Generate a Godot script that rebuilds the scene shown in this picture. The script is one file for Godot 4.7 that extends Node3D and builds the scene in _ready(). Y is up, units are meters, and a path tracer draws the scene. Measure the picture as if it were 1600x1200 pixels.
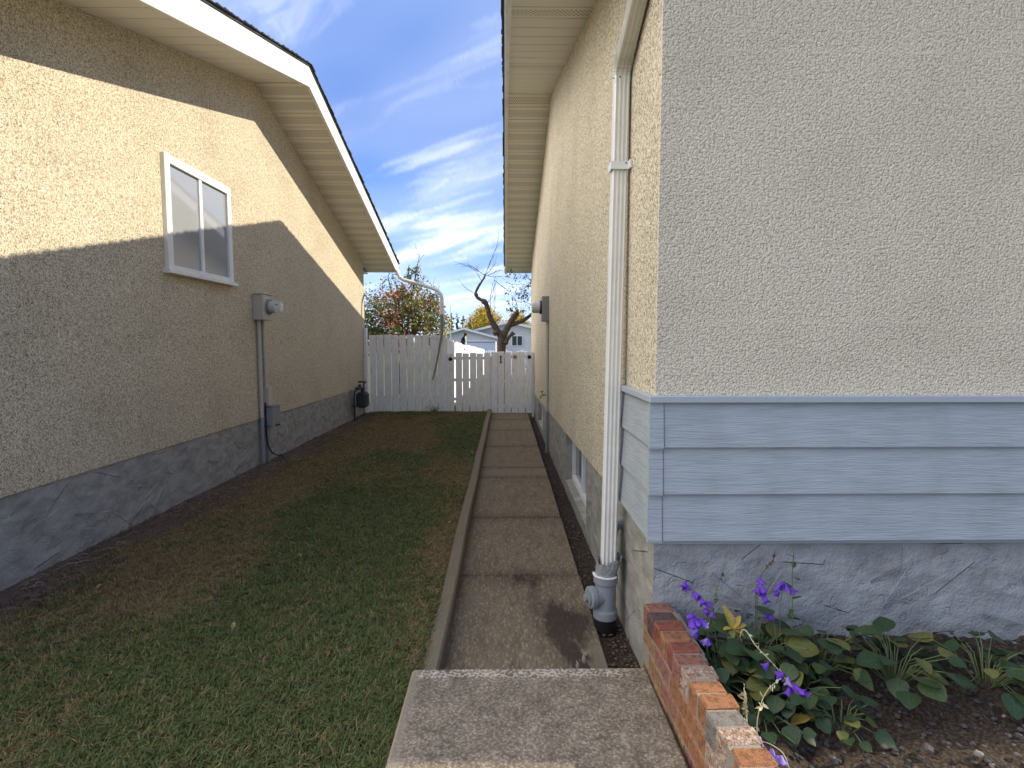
extends Node3D

# ---------------------------------------------------------------- helpers
class MB:
	var v := PackedVector3Array()
	var n := PackedVector3Array()
	var uv := PackedVector2Array()
	var col := PackedColorArray()
	var ix := PackedInt32Array()
	var xf := Transform3D()
	var tint := Color(1, 1, 1)

	func push(p: Vector3, nn: Vector3, t := Vector2.ZERO) -> int:
		v.append(xf * p)
		n.append((xf.basis * nn).normalized())
		uv.append(t)
		col.append(tint)
		return v.size() - 1

	# flat polygon, turned so that its normal points along hint
	func poly(pts: Array, hint: Vector3, t: Array = []) -> void:
		var nn: Vector3 = (pts[1] - pts[0]).cross(pts[2] - pts[0])
		if nn.length_squared() < 1e-16 and pts.size() > 3:
			nn = (pts[2] - pts[0]).cross(pts[3] - pts[0])
		nn = nn.normalized()
		var flip := nn.dot(hint) < 0.0
		if flip:
			nn = -nn
		var s := v.size()
		for k in pts.size():
			push(pts[k], nn, t[k] if t.size() else Vector2.ZERO)
		for k in range(1, pts.size() - 1):
			if flip:
				ix.append_array([s, s + k, s + k + 1])
			else:
				ix.append_array([s, s + k + 1, s + k])

	func cpoly(pts: Array, c: Vector3) -> void:
		var m := Vector3.ZERO
		for p in pts:
			m += p
		poly(pts, m / pts.size() - c)

	func box(lo: Vector3, hi: Vector3, b := 0.0) -> void:
		var c := (lo + hi) * 0.5
		var h := (hi - lo) * 0.5
		hexa([Vector3(c.x - h.x, c.y - h.y, c.z - h.z), Vector3(c.x + h.x, c.y - h.y, c.z - h.z), Vector3(c.x + h.x, c.y - h.y, c.z + h.z), Vector3(c.x - h.x, c.y - h.y, c.z + h.z),
			Vector3(c.x - h.x, c.y + h.y, c.z - h.z), Vector3(c.x + h.x, c.y + h.y, c.z - h.z), Vector3(c.x + h.x, c.y + h.y, c.z + h.z), Vector3(c.x - h.x, c.y + h.y, c.z + h.z)], b)

	# eight corners (bottom ring then top ring), edges bevelled by b
	func hexa(p: Array, b := 0.0) -> void:
		var c := Vector3.ZERO
		for q in p:
			c += q / 8.0
		var faces := [[0, 1, 2, 3], [4, 5, 6, 7], [0, 1, 5, 4], [1, 2, 6, 5], [2, 3, 7, 6], [3, 0, 4, 7]]
		if b <= 0.0:
			for f in faces:
				cpoly([p[f[0]], p[f[1]], p[f[2]], p[f[3]]], c)
			return
		var inner := []
		for f in faces:
			var e := []
			for k in 4:
				var q: Vector3 = p[f[k]]
				var a: Vector3 = p[f[(k + 1) % 4]]
				var d: Vector3 = p[f[(k + 3) % 4]]
				e.append(q + (a - q).normalized() * b + (d - q).normalized() * b)
			inner.append(e)
			cpoly(e, c)
		for i in 6:
			for j in range(i + 1, 6):
				var shared := []
				for k in 4:
					if faces[j].has(faces[i][k]):
						shared.append(faces[i][k])
				if shared.size() == 2:
					cpoly([inner[i][faces[i].find(shared[0])], inner[i][faces[i].find(shared[1])], inner[j][faces[j].find(shared[1])], inner[j][faces[j].find(shared[0])]], c)
		for k in 8:
			var tri := []
			for i in 6:
				if faces[i].has(k):
					tri.append(inner[i][faces[i].find(k)])
			cpoly(tri, c)

	# polygon in the plane o + a*x + b*y, pushed along d
	func extrude(pl: PackedVector2Array, o: Vector3, a: Vector3, b: Vector3, d: Vector3) -> void:
		var area := 0.0
		for k in pl.size():
			var q := pl[(k + 1) % pl.size()]
			area += pl[k].x * q.y - q.x * pl[k].y
		var id := Geometry2D.triangulate_polygon(pl)
		for k in range(0, id.size(), 3):
			var t := []
			for j in 3:
				t.append(o + a * pl[id[k + j]].x + b * pl[id[k + j]].y)
			poly(t, -d)
			poly([t[0] + d, t[1] + d, t[2] + d], d)
		for k in pl.size():
			var p := pl[k]
			var q := pl[(k + 1) % pl.size()]
			var e := q - p
			var out := (a * e.y - b * e.x) * signf(area)
			var p3 := o + a * p.x + b * p.y
			var q3 := o + a * q.x + b * q.y
			poly([p3, q3, q3 + d, p3 + d], out)

	# smooth sheet of rows of points; side: which way the normal points
	func sheet(rows: Array, wrap := false, side := 1.0, uvs: Array = []) -> void:
		var s := v.size()
		var nr := rows.size()
		var nc: int = rows[0].size()
		for r in nr:
			for k in nc:
				var l: int = (k - 1 + nc) % nc if wrap else maxi(k - 1, 0)
				var g: int = (k + 1) % nc if wrap else mini(k + 1, nc - 1)
				var du: Vector3 = rows[r][g] - rows[r][l]
				var dv: Vector3 = rows[mini(r + 1, nr - 1)][k] - rows[maxi(r - 1, 0)][k]
				var nn := du.cross(dv) * side
				if nn.length_squared() < 1e-18:
					nn = Vector3.UP
				push(rows[r][k], nn.normalized(), uvs[r][k] if uvs.size() else Vector2(float(k) / nc, float(r) / nr))
		for r in nr - 1:
			for k in (nc if wrap else nc - 1):
				var a := s + r * nc + k
				var b := s + r * nc + (k + 1) % nc
				var c := a + nc
				var d := b + nc
				if side > 0:
					ix.append_array([a, d, b, a, c, d])
				else:
					ix.append_array([a, b, d, a, d, c])

	func tube(pts: Array, rad: Array, sides := 8, jit := 0.0, rng: RandomNumberGenerator = null, caps := true) -> void:
		var rows := []
		var t0: Vector3 = (pts[1] - pts[0]).normalized()
		var u := t0.cross(Vector3.UP if absf(t0.y) < 0.9 else Vector3.RIGHT).normalized()
		for k in pts.size():
			var t: Vector3 = (pts[mini(k + 1, pts.size() - 1)] - pts[maxi(k - 1, 0)]).normalized()
			u = (u - t * u.dot(t)).normalized()
			var w := t.cross(u)
			var row := PackedVector3Array()
			for j in sides:
				var an := TAU * j / sides
				var r: float = rad[k]
				if rng:
					r *= 1.0 + rng.randf_range(-jit, jit)
				row.append(pts[k] + u * cos(an) * r + w * sin(an) * r)
			rows.append(row)
		sheet(rows, true, 1.0)
		if caps:
			poly(Array(rows[0]), pts[0] - pts[1])
			poly(Array(rows[-1]), pts[-1] - pts[-2])

	# section (list of 2D points, closed) swept along pts; up gives the second axis
	func sweep(sec: PackedVector2Array, pts: Array, side_axis: Vector3) -> void:
		var rings := []
		for k in pts.size():
			var t: Vector3
			var d0: Vector3 = (pts[k] - pts[maxi(k - 1, 0)])
			var d1: Vector3 = (pts[mini(k + 1, pts.size() - 1)] - pts[k])
			t = (d0.normalized() + d1.normalized()).normalized()
			var a := (side_axis - t * side_axis.dot(t)).normalized()
			var b := t.cross(a)
			var ring := []
			for q in sec:
				ring.append(pts[k] + a * q.x + b * q.y)
			rings.append(ring)
		for k in pts.size() - 1:
			var c: Vector3 = (pts[k] + pts[k + 1]) * 0.5
			for j in sec.size():
				var jj := (j + 1) % sec.size()
				var quad := [rings[k][j], rings[k][jj], rings[k + 1][jj], rings[k + 1][j]]
				var mid: Vector3 = (quad[0] + quad[1] + quad[2] + quad[3]) * 0.25
				poly(quad, mid - c)

	func lathe(prof: Array, o: Vector3, axis: Vector3, sides := 16) -> void:
		var u := axis.cross(Vector3.UP if absf(axis.y) < 0.9 else Vector3.RIGHT).normalized()
		var w := axis.cross(u)
		for k in prof.size() - 1:
			var rows := []
			for e in 2:
				var row := PackedVector3Array()
				for j in sides:
					var an := TAU * j / sides
					row.append(o + axis * prof[k + e].y + (u * cos(an) + w * sin(an)) * maxf(prof[k + e].x, 0.0002))
				rows.append(row)
			sheet(rows, true, 1.0)

	func mesh(off := Vector3.ZERO, m: Material = null) -> ArrayMesh:
		var a := []
		a.resize(Mesh.ARRAY_MAX)
		var vv := v
		if off != Vector3.ZERO:
			vv = PackedVector3Array()
			vv.resize(v.size())
			for k in v.size():
				vv[k] = v[k] - off
		a[Mesh.ARRAY_VERTEX] = vv
		a[Mesh.ARRAY_NORMAL] = n
		a[Mesh.ARRAY_TEX_UV] = uv
		a[Mesh.ARRAY_COLOR] = col
		a[Mesh.ARRAY_INDEX] = ix
		var am := ArrayMesh.new()
		am.add_surface_from_arrays(Mesh.PRIMITIVE_TRIANGLES, a)
		if m:
			am.surface_set_material(0, m)
		return am


var used := {}
var rng := RandomNumberGenerator.new()
var M := {}
const SUN_DIR := Vector3(-3.45, -2.25, 0.25)

func lin(r: float, g: float, b: float) -> Color:
	return Color(r, g, b).linear_to_srgb()

func numbered(called: String) -> String:
	if not used.has(called):
		used[called] = 0
		return called
	used[called] += 1
	return "%s_%03d" % [called, used[called]]

func thing(called: String, label: String, category: String, at := Vector3.ZERO, group := "") -> Node3D:
	var o := Node3D.new()
	o.name = numbered(called)
	o.position = at
	o.set_meta("label", label)
	o.set_meta("category", category)
	if group:
		o.set_meta("group", group)
	add_child(o, true)
	return o

# mesh given in world metres, hung under par (a thing placed at its base, or the scene)
func part(called: String, mb: MB, m: Material, par: Node3D = self, stuff := false) -> MeshInstance3D:
	var o := MeshInstance3D.new()
	o.name = numbered(called) if par == self else called
	var off := Vector3.ZERO
	var q: Node = par
	while q != self and q is Node3D:
		off += q.position
		q = q.get_parent()
	o.mesh = mb.mesh(off, m)
	par.add_child(o, true)
	if stuff:
		o.set_meta("kind", "stuff")
	return o

# shared mesh placed at a transform in its parent's axes
func piece(called: String, mesh: Mesh, par: Node3D, t: Transform3D, m: Material = null) -> MeshInstance3D:
	var o := MeshInstance3D.new()
	o.name = numbered(called) if par == self else called
	o.mesh = mesh
	o.transform = t
	if m:
		o.material_override = null
		o.set_surface_override_material(0, m)
	par.add_child(o, true)
	return o

func struct(called: String, mb: MB, m: Material) -> MeshInstance3D:
	var o := part(called, mb, m)
	o.set_meta("kind", "structure")
	o.set_meta("label", called.replace("_", " "))
	return o

func boxm(lo: Vector3, hi: Vector3, b := 0.0) -> MB:
	var q := MB.new()
	q.box(lo, hi, b)
	return q

func ntex(size: int, type: int, freq: float, oct: int, sd: int, ramp: Array = [], height := 0, extra := {}) -> NoiseTexture2D:
	var f := FastNoiseLite.new()
	f.noise_type = type
	f.frequency = freq
	f.seed = sd
	f.fractal_type = extra.get("fractal", FastNoiseLite.FRACTAL_FBM if oct > 1 else FastNoiseLite.FRACTAL_NONE)
	f.fractal_octaves = oct
	f.fractal_gain = extra.get("gain", 0.5)
	if type == FastNoiseLite.TYPE_CELLULAR:
		f.cellular_return_type = extra.get("ret", FastNoiseLite.RETURN_DISTANCE)
		f.cellular_jitter = 1.0
	if extra.has("warp"):
		f.domain_warp_enabled = true
		f.domain_warp_amplitude = extra.warp
		f.domain_warp_frequency = extra.get("warpf", freq)
	var t := NoiseTexture2D.new()
	t.width = size
	t.height = height if height else size
	t.seamless = true
	t.seamless_blend_skirt = 0.03
	t.noise = f
	if ramp.size():
		var g := Gradient.new()
		g.offsets = PackedFloat32Array()
		var off := PackedFloat32Array()
		var cs := PackedColorArray()
		for e in ramp:
			off.append(e[0])
			cs.append(lin(e[1], e[2], e[3]))
		g.offsets = off
		g.colors = cs
		t.color_ramp = g
	return t

func mat(called: String, c: Color, rough := 0.85, o := {}) -> StandardMaterial3D:
	var m := StandardMaterial3D.new()
	m.resource_name = called
	m.albedo_color = c
	m.roughness = rough
	m.metallic_specular = o.get("spec", 0.35)
	m.metallic = o.get("metal", 0.0)
	if o.has("tri"):
		m.uv1_triplanar = true
		m.uv1_world_triplanar = o.get("world", true)
		m.uv1_scale = o.tri
		m.uv1_triplanar_sharpness = 4.0
	if o.has("tex"):
		m.albedo_texture = o.tex
	if o.has("bump"):
		m.heightmap_enabled = true
		m.heightmap_texture = o.bump
		m.heightmap_scale = o.get("cm", 0.5)
	if o.has("det"):
		m.detail_enabled = true
		m.detail_albedo = o.det
		m.detail_blend_mode = BaseMaterial3D.BLEND_MODE_MUL
		m.detail_uv_layer = BaseMaterial3D.DETAIL_UV_2
		m.uv2_triplanar = true
		m.uv2_world_triplanar = true
		m.uv2_scale = o.get("dets", Vector3.ONE)
		m.uv2_triplanar_sharpness = 4.0
	if o.get("vc", false):
		m.vertex_color_use_as_albedo = true
	if o.has("back"):
		m.backlight_enabled = true
		m.backlight = o.back
	m.cull_mode = BaseMaterial3D.CULL_DISABLED
	M[called] = m
	return m

func v3(s: float) -> Vector3:
	return Vector3(s, s, s)

# ---------------------------------------------------------------- sky
func make_sky() -> ImageTexture:
	var w := 2048
	var h := 1024
	var im := Image.create_empty(w, h, false, Image.FORMAT_RGBF)
	var n1 := FastNoiseLite.new()
	n1.seed = 11
	n1.noise_type = FastNoiseLite.TYPE_SIMPLEX_SMOOTH
	n1.frequency = 1.0
	n1.fractal_octaves = 5
	n1.fractal_gain = 0.55
	n1.domain_warp_enabled = true
	n1.domain_warp_amplitude = 0.55
	n1.domain_warp_frequency = 0.9
	n1.domain_warp_fractal_octaves = 3
	var n2 := FastNoiseLite.new()
	n2.seed = 5
	n2.frequency = 0.8
	n2.fractal_octaves = 3
	var sun := -SUN_DIR.normalized()
	var buf := PackedFloat32Array()
	buf.resize(w * h * 3)
	var at := 0
	for y in h:
		var el := (0.5 - (y + 0.5) / h) * PI
		var ce := cos(el)
		var se := sin(el)
		var hor := Vector3(0.50, 0.68, 0.95)
		var deg := rad_to_deg(el)
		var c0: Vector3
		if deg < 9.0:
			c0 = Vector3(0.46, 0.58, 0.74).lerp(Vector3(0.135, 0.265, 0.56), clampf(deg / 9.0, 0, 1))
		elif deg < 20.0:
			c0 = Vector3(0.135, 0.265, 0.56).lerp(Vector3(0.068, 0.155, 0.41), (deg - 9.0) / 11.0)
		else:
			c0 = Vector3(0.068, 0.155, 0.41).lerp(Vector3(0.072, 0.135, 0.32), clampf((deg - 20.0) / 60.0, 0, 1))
		if el < 0.0:
			var g := Vector3(0.16, 0.15, 0.11).lerp(hor * 0.7, clampf(1.0 + deg / 3.0, 0, 1))
			for x in w:
				buf[at] = g.x
				buf[at + 1] = g.y
				buf[at + 2] = g.z
				at += 3
			continue
		for x in w:
			var az := ((x + 0.5) / w - 0.5) * TAU
			var d := Vector3(sin(az) * ce, se, -cos(az) * ce)
			# cloud layer seen in a plane overhead, streaked from upper left to lower right
			var q := Vector2(d.x, d.z) / (d.y + 0.14)
			var a := q.x * 0.80 + q.y * 0.60
			var b := -q.x * 0.60 + q.y * 0.80
			var wisp := n1.get_noise_2d(a * 0.62 + 3.1, b * 2.7 + 0.7)
			var veil := n2.get_noise_2d(a * 0.8 + 8.0, b * 1.2)
			var low := clampf(1.0 - absf(deg - 9.0) / 9.0, 0.0, 1.0)
			var dens := clampf((wisp + 0.05 + 0.30 * veil + 0.10 * low) * 1.1, 0.0, 1.0)
			dens = pow(dens, 1.6) * (0.62 + 0.35 * low) + 0.16 * clampf(veil + 0.45, 0.0, 1.0)
			dens = clampf(dens, 0.0, 0.9)
			# a thin hooked streak over the path
			var ad := rad_to_deg(az)
			var sx := clampf((ad + 9.6) / 8.2, 0.0, 1.0)
			var sy := 18.6 - 4.0 * sx + 1.0 * sin(sx * 5.0) - 1.6 * pow(sx, 8.0)
			var off := (deg - sy + wisp * 0.5) / (0.30 + 0.45 * sx)
			if ad > -10.2 and ad < -0.6:
				dens = maxf(dens, 0.55 * exp(-off * off) * sin(PI * clampf((ad + 10.2) / 9.6, 0.0, 1.0)))
			var c := c0.lerp(Vector3(0.80, 0.82, 0.86), dens)
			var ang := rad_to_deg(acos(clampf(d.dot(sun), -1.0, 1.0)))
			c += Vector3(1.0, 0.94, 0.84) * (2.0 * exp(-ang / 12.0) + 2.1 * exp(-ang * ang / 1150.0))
			buf[at] = c.x
			buf[at + 1] = c.y
			buf[at + 2] = c.z
			at += 3
	im.set_data(w, h, false, Image.FORMAT_RGBF, buf.to_byte_array())
	return ImageTexture.create_from_image(im)

# ---------------------------------------------------------------- textures
func noise_bytes(w: int, h: int, type: int, freq: float, oct: int, sd: int, ret := 0) -> PackedByteArray:
	var f := FastNoiseLite.new()
	f.noise_type = type
	f.frequency = freq
	f.seed = sd
	f.fractal_type = FastNoiseLite.FRACTAL_FBM if oct > 1 else FastNoiseLite.FRACTAL_NONE
	f.fractal_octaves = oct
	f.cellular_return_type = ret
	return f.get_image(w, h).get_data()

func tex_from(buf: PackedByteArray, w: int, h: int) -> ImageTexture:
	return ImageTexture.create_from_image(Image.create_from_data(w, h, false, Image.FORMAT_RGB8, buf))

var s_lut := PackedByteArray()
func to8(x: float) -> int:
	return s_lut[clampi(int(x * 2048.0), 0, 2047)]

# exposed-aggregate landing, 1.24 m square seen from above; the worn pale band runs along its far edge (row 0)
func landing_image() -> ImageTexture:
	var s := 1024
	var cell := noise_bytes(s, s, FastNoiseLite.TYPE_CELLULAR, 0.13, 1, 3, FastNoiseLite.RETURN_CELL_VALUE)
	var dist := noise_bytes(s, s, FastNoiseLite.TYPE_CELLULAR, 0.13, 1, 3, FastNoiseLite.RETURN_DISTANCE)
	var fine := noise_bytes(s, s, FastNoiseLite.TYPE_SIMPLEX, 0.35, 2, 9)
	var big := noise_bytes(s, s, FastNoiseLite.TYPE_SIMPLEX, 0.006, 4, 21)
	var mid := noise_bytes(s, s, FastNoiseLite.TYPE_SIMPLEX, 0.045, 4, 31)
	var buf := PackedByteArray()
	buf.resize(s * s * 3)
	for y in s:
		for x in s:
			var i := y * s + x
			var e := float(cell[i]) / 255.0
			var d := float(dist[i]) / 255.0
			var f := float(fine[i]) / 255.0
			var g := float(big[i]) / 255.0
			var mm := float(mid[i]) / 255.0
			var k := 0.115 + 0.15 * e * e + 0.12 * (f - 0.2) + 0.08 * (mm - 0.5)
			k *= 1.12 - 0.5 * clampf(d * 1.5 - 0.5, 0, 1)
			k *= 0.72 + 0.56 * g
			var r := k * 1.13
			var gg := k * (0.95 + 0.03 * e)
			var b := k * (0.73 + 0.08 * e)
			var px := float(x) / s
			# smooth trowelled rim on the lawn side
			var rim := clampf((0.055 - px + 0.03 * (mm - 0.5)) / 0.03, 0, 1) * 0.6
			r = lerpf(r, 0.31 + 0.05 * f, rim)
			gg = lerpf(gg, 0.27 + 0.05 * f, rim)
			b = lerpf(b, 0.21 + 0.05 * f, rim)
			# pale scuffed band
			if y < 78:
				var edge := smoothstep(0.0, 10.0, float(y)) * smoothstep(0.0, 12.0, 64.0 - y + 22.0 * (mm - 0.5))
				var w := clampf((mm * 0.7 + f * 0.45 + 0.22 * g - 0.66) * 7.0, 0, 1) * edge * smoothstep(0.015, 0.05, px) * smoothstep(0.9, 0.8, px)
				r = lerpf(r, 0.60, w)
				gg = lerpf(gg, 0.55, w)
				b = lerpf(b, 0.50, w)
			buf[i * 3] = to8(r)
			buf[i * 3 + 1] = to8(gg)
			buf[i * 3 + 2] = to8(b)
	return tex_from(buf, s, s)

# the walk, 0.92 m wide (u) and 11.5 m long (v, far end first in row 0 = near end)
func walk_image() -> ImageTexture:
	var w := 512
	var h := 2048
	var grain := noise_bytes(w, h, FastNoiseLite.TYPE_SIMPLEX, 0.42, 2, 4)
	var big := noise_bytes(w, h, FastNoiseLite.TYPE_SIMPLEX, 0.011, 5, 8)
	var cell := noise_bytes(w, h, FastNoiseLite.TYPE_CELLULAR, 0.2, 1, 6, FastNoiseLite.RETURN_CELL_VALUE)
	var mid := noise_bytes(w, h, FastNoiseLite.TYPE_SIMPLEX, 0.04, 4, 13)
	var joints := [1.582, 2.967, 4.62, 5.196, 6.78, 8.49, 10.05]
	var buf := PackedByteArray()
	buf.resize(w * h * 3)
	for y in h:
		var z := float(y) / h * 11.5      # metres beyond z = -2.5
		var jd := 9.0
		for j in joints:
			jd = minf(jd, absf(z - j))
		var patch := 1.0 if z > 4.62 and z < 5.75 else 0.0
		for x in w:
			var i := y * w + x
			var px := float(x) / w
			var g := float(grain[i]) / 255.0
			var b := float(big[i]) / 255.0
			var c := float(cell[i]) / 255.0
			var m := float(mid[i]) / 255.0
			var k := 0.165 + 0.07 * (b - 0.5) + 0.20 * (g - 0.5) + 0.42 * maxf(c - 0.72, 0.0) - 0.12 * maxf(0.2 - c, 0.0) + 0.035 * (m - 0.5)
			# paler repaired square with a ragged edge
			if patch > 0.0:
				var e := smoothstep(0.12, 0.20, px + 0.12 * (m - 0.5)) * smoothstep(0.0, 0.10, z - 4.66 + 0.1 * (m - 0.5)) * smoothstep(0.0, 0.25, 5.62 - z + 0.3 * (b - 0.5))
				k = lerpf(k, 0.20 + 0.05 * (g - 0.5), e * 0.8)
			# damp dirt along the joints, and darker towards the kerb
			k *= 1.0 - 0.35 * exp(-jd / (0.05 + 0.09 * m))
			k *= 1.0 - 0.30 * exp(-px / (0.05 + 0.07 * b))
			var r := k * 1.13
			var gg := k * 0.95
			var bb := k * 0.69
			# dark stain that spread from the drain outlet
			var sx := (px - 0.80 + 0.25 * (z - 0.62)) / 0.13
			var sz := (z - 0.62) / 0.55
			var st := exp(-(sx * sx + sz * sz) * 0.9) * 1.2 + exp(-(pow((px - 0.86) / 0.14, 2.0) + pow((z - 0.92) / 0.16, 2.0))) * 0.8
			st += 0.55 * exp(-(pow((px - 0.50) / 0.22, 2.0) + pow((z - 1.50) / 0.16, 2.0)))
			var wet := clampf((st + 0.9 * (b - 0.5) + 0.5 * (m - 0.5) - 0.16) * 1.45, 0, 1)
			wet *= 0.85 + 0.4 * (g - 0.5)
			r = lerpf(r, 0.034, wet * 0.97)
			gg = lerpf(gg, 0.020, wet * 0.97)
			bb = lerpf(bb, 0.019, wet * 0.97)
			# white lime bloom at the rim of the stain
			var bl := exp(-pow((px - 0.83 - 0.05 * sin(z * 14.0)) / 0.03, 2.0) - pow((z - 0.47) / 0.16, 2.0)) * clampf((m - 0.45) * 6.0, 0, 1)
			r = lerpf(r, 0.42, bl * 0.7)
			gg = lerpf(gg, 0.38, bl * 0.7)
			bb = lerpf(bb, 0.35, bl * 0.7)
			# cleaner corner under the outlet
			var cl := smoothstep(0.86, 0.92, px + 0.1 * (m - 0.5)) * smoothstep(0.66, 0.56, z)
			r = lerpf(r, 0.20 + 0.06 * (g - 0.5), cl * 0.75)
			gg = lerpf(gg, 0.185 + 0.06 * (g - 0.5), cl * 0.75)
			bb = lerpf(bb, 0.14 + 0.05 * (g - 0.5), cl * 0.75)
			buf[i * 3] = to8(r)
			buf[i * 3 + 1] = to8(gg)
			buf[i * 3 + 2] = to8(bb)
	return tex_from(buf, w, h)

# trowelled parging: overlapping wedge strokes and rough scars (a height map, 2 m by 1 m)
func parge_height() -> ImageTexture:
	var w := 1024
	var h := 512
	var a := PackedFloat32Array()
	a.resize(w * h)
	var big := noise_bytes(w, h, FastNoiseLite.TYPE_SIMPLEX, 0.012, 3, 77)
	var fine := noise_bytes(w, h, FastNoiseLite.TYPE_SIMPLEX, 0.09, 4, 78)
	for i in w * h:
		a[i] = 0.30 * big[i] / 255.0 + 0.10 * fine[i] / 255.0
	var r := RandomNumberGenerator.new()
	r.seed = 5
	for s in 30:
		var cx := r.randf() * w
		var cy := r.randf() * h
		var an := r.randf_range(-0.9, 0.9) + (PI if r.randf() < 0.5 else 0.0)
		var ln := r.randf_range(60, 210)
		var wd := r.randf_range(16, 44)
		var up := r.randf_range(0.16, 0.46) * (1.0 if r.randf() < 0.75 else -0.8)
		var dx := Vector2(cos(an), sin(an))
		var dy := Vector2(-dx.y, dx.x)
		var reach := int(ln * 0.6 + wd)
		for yy in range(-reach, reach):
			for xx in range(-reach, reach):
				var p := Vector2(xx, yy)
				var l := p.dot(dx) / ln + 0.5
				if l < 0.0 or l > 1.0:
					continue
				var t := p.dot(dy) / (wd * (1.0 - 0.75 * l))
				if t < -1.0 or t > 1.0:
					continue
				var i := (posmod(int(cy) + yy, h)) * w + posmod(int(cx) + xx, w)
				# a plane that rises to one sharp lip
				a[i] += up * (t * 0.5 + 0.5) * sqrt(minf(l * 4.0, 1.0)) * (1.0 if t < 0.93 else 0.4)
	# short gouges
	for s in 90:
		var p := Vector2(r.randf() * w, r.randf() * h)
		var an := r.randf() * TAU
		for k in r.randi_range(8, 34):
			an += r.randf_range(-0.5, 0.5)
			p += Vector2(cos(an), sin(an)) * 1.6
			for yy in range(-1, 2):
				for xx in range(-1, 2):
					var i := posmod(int(p.y) + yy, h) * w + posmod(int(p.x) + xx, w)
					a[i] -= 0.05
	var buf := PackedByteArray()
	buf.resize(w * h * 3)
	for i in w * h:
		var q := clampi(int(a[i] * 150.0) + 30, 0, 255)
		buf[i * 3] = q
		buf[i * 3 + 1] = q
		buf[i * 3 + 2] = q
	return tex_from(buf, w, h)

# rows of small punched holes, one soffit panel long (v) and 0.3 m wide (u)
func vent_image() -> ImageTexture:
	var s := 256
	var buf := PackedByteArray()
	buf.resize(s * s * 3)
	for y in s:
		for x in s:
			var v := float(y) / s
			var u := float(x) / s
			var row := int(floor(v * 9.0))
			var hole := false
			if row >= 2 and row <= 6:
				var fu := fposmod(u * 8.0 + 0.5 * (row % 2), 1.0) - 0.5
				var fv := v * 9.0 - row - 0.5
				hole = fu * fu * 1.2 + fv * fv < 0.07
			var i := (y * s + x) * 3
			buf[i] = 60 if hole else 255
			buf[i + 1] = 55 if hole else 255
			buf[i + 2] = 48 if hole else 255
	return tex_from(buf, s, s)

# leaf blade: pale midrib and side veins, blotches, browned rim (multiplied with the leaf's colour)
func blade_image() -> ImageTexture:
	var s := 128
	var blot := noise_bytes(s, s, FastNoiseLite.TYPE_SIMPLEX, 0.05, 4, 66)
	var buf := PackedByteArray()
	buf.resize(s * s * 3)
	for y in s:
		for x in s:
			var u := float(x) / s / 0.8
			var v := float(y) / s
			var a := absf(u - 0.5)
			var vein := exp(-a * a * 900.0) + 0.6 * exp(-pow(fposmod(v * 9.0 - a * 5.0, 1.0) - 0.5, 2.0) * 60.0)
			var b := float(blot[y * s + x]) / 255.0
			var k := 0.52 + 0.34 * b + 0.22 * vein
			var rim := clampf((a - 0.36) * 5.0 + (b - 0.5) * 2.0, 0.0, 1.0)
			var i := (y * s + x) * 3
			buf[i] = to8(minf(k * (1.0 + 0.5 * rim * b), 1.0))
			buf[i + 1] = to8(minf(k * (1.0 - 0.12 * rim), 1.0))
			buf[i + 2] = to8(minf(k * (1.0 - 0.3 * rim), 1.0))
	return tex_from(buf, s, s)

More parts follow.
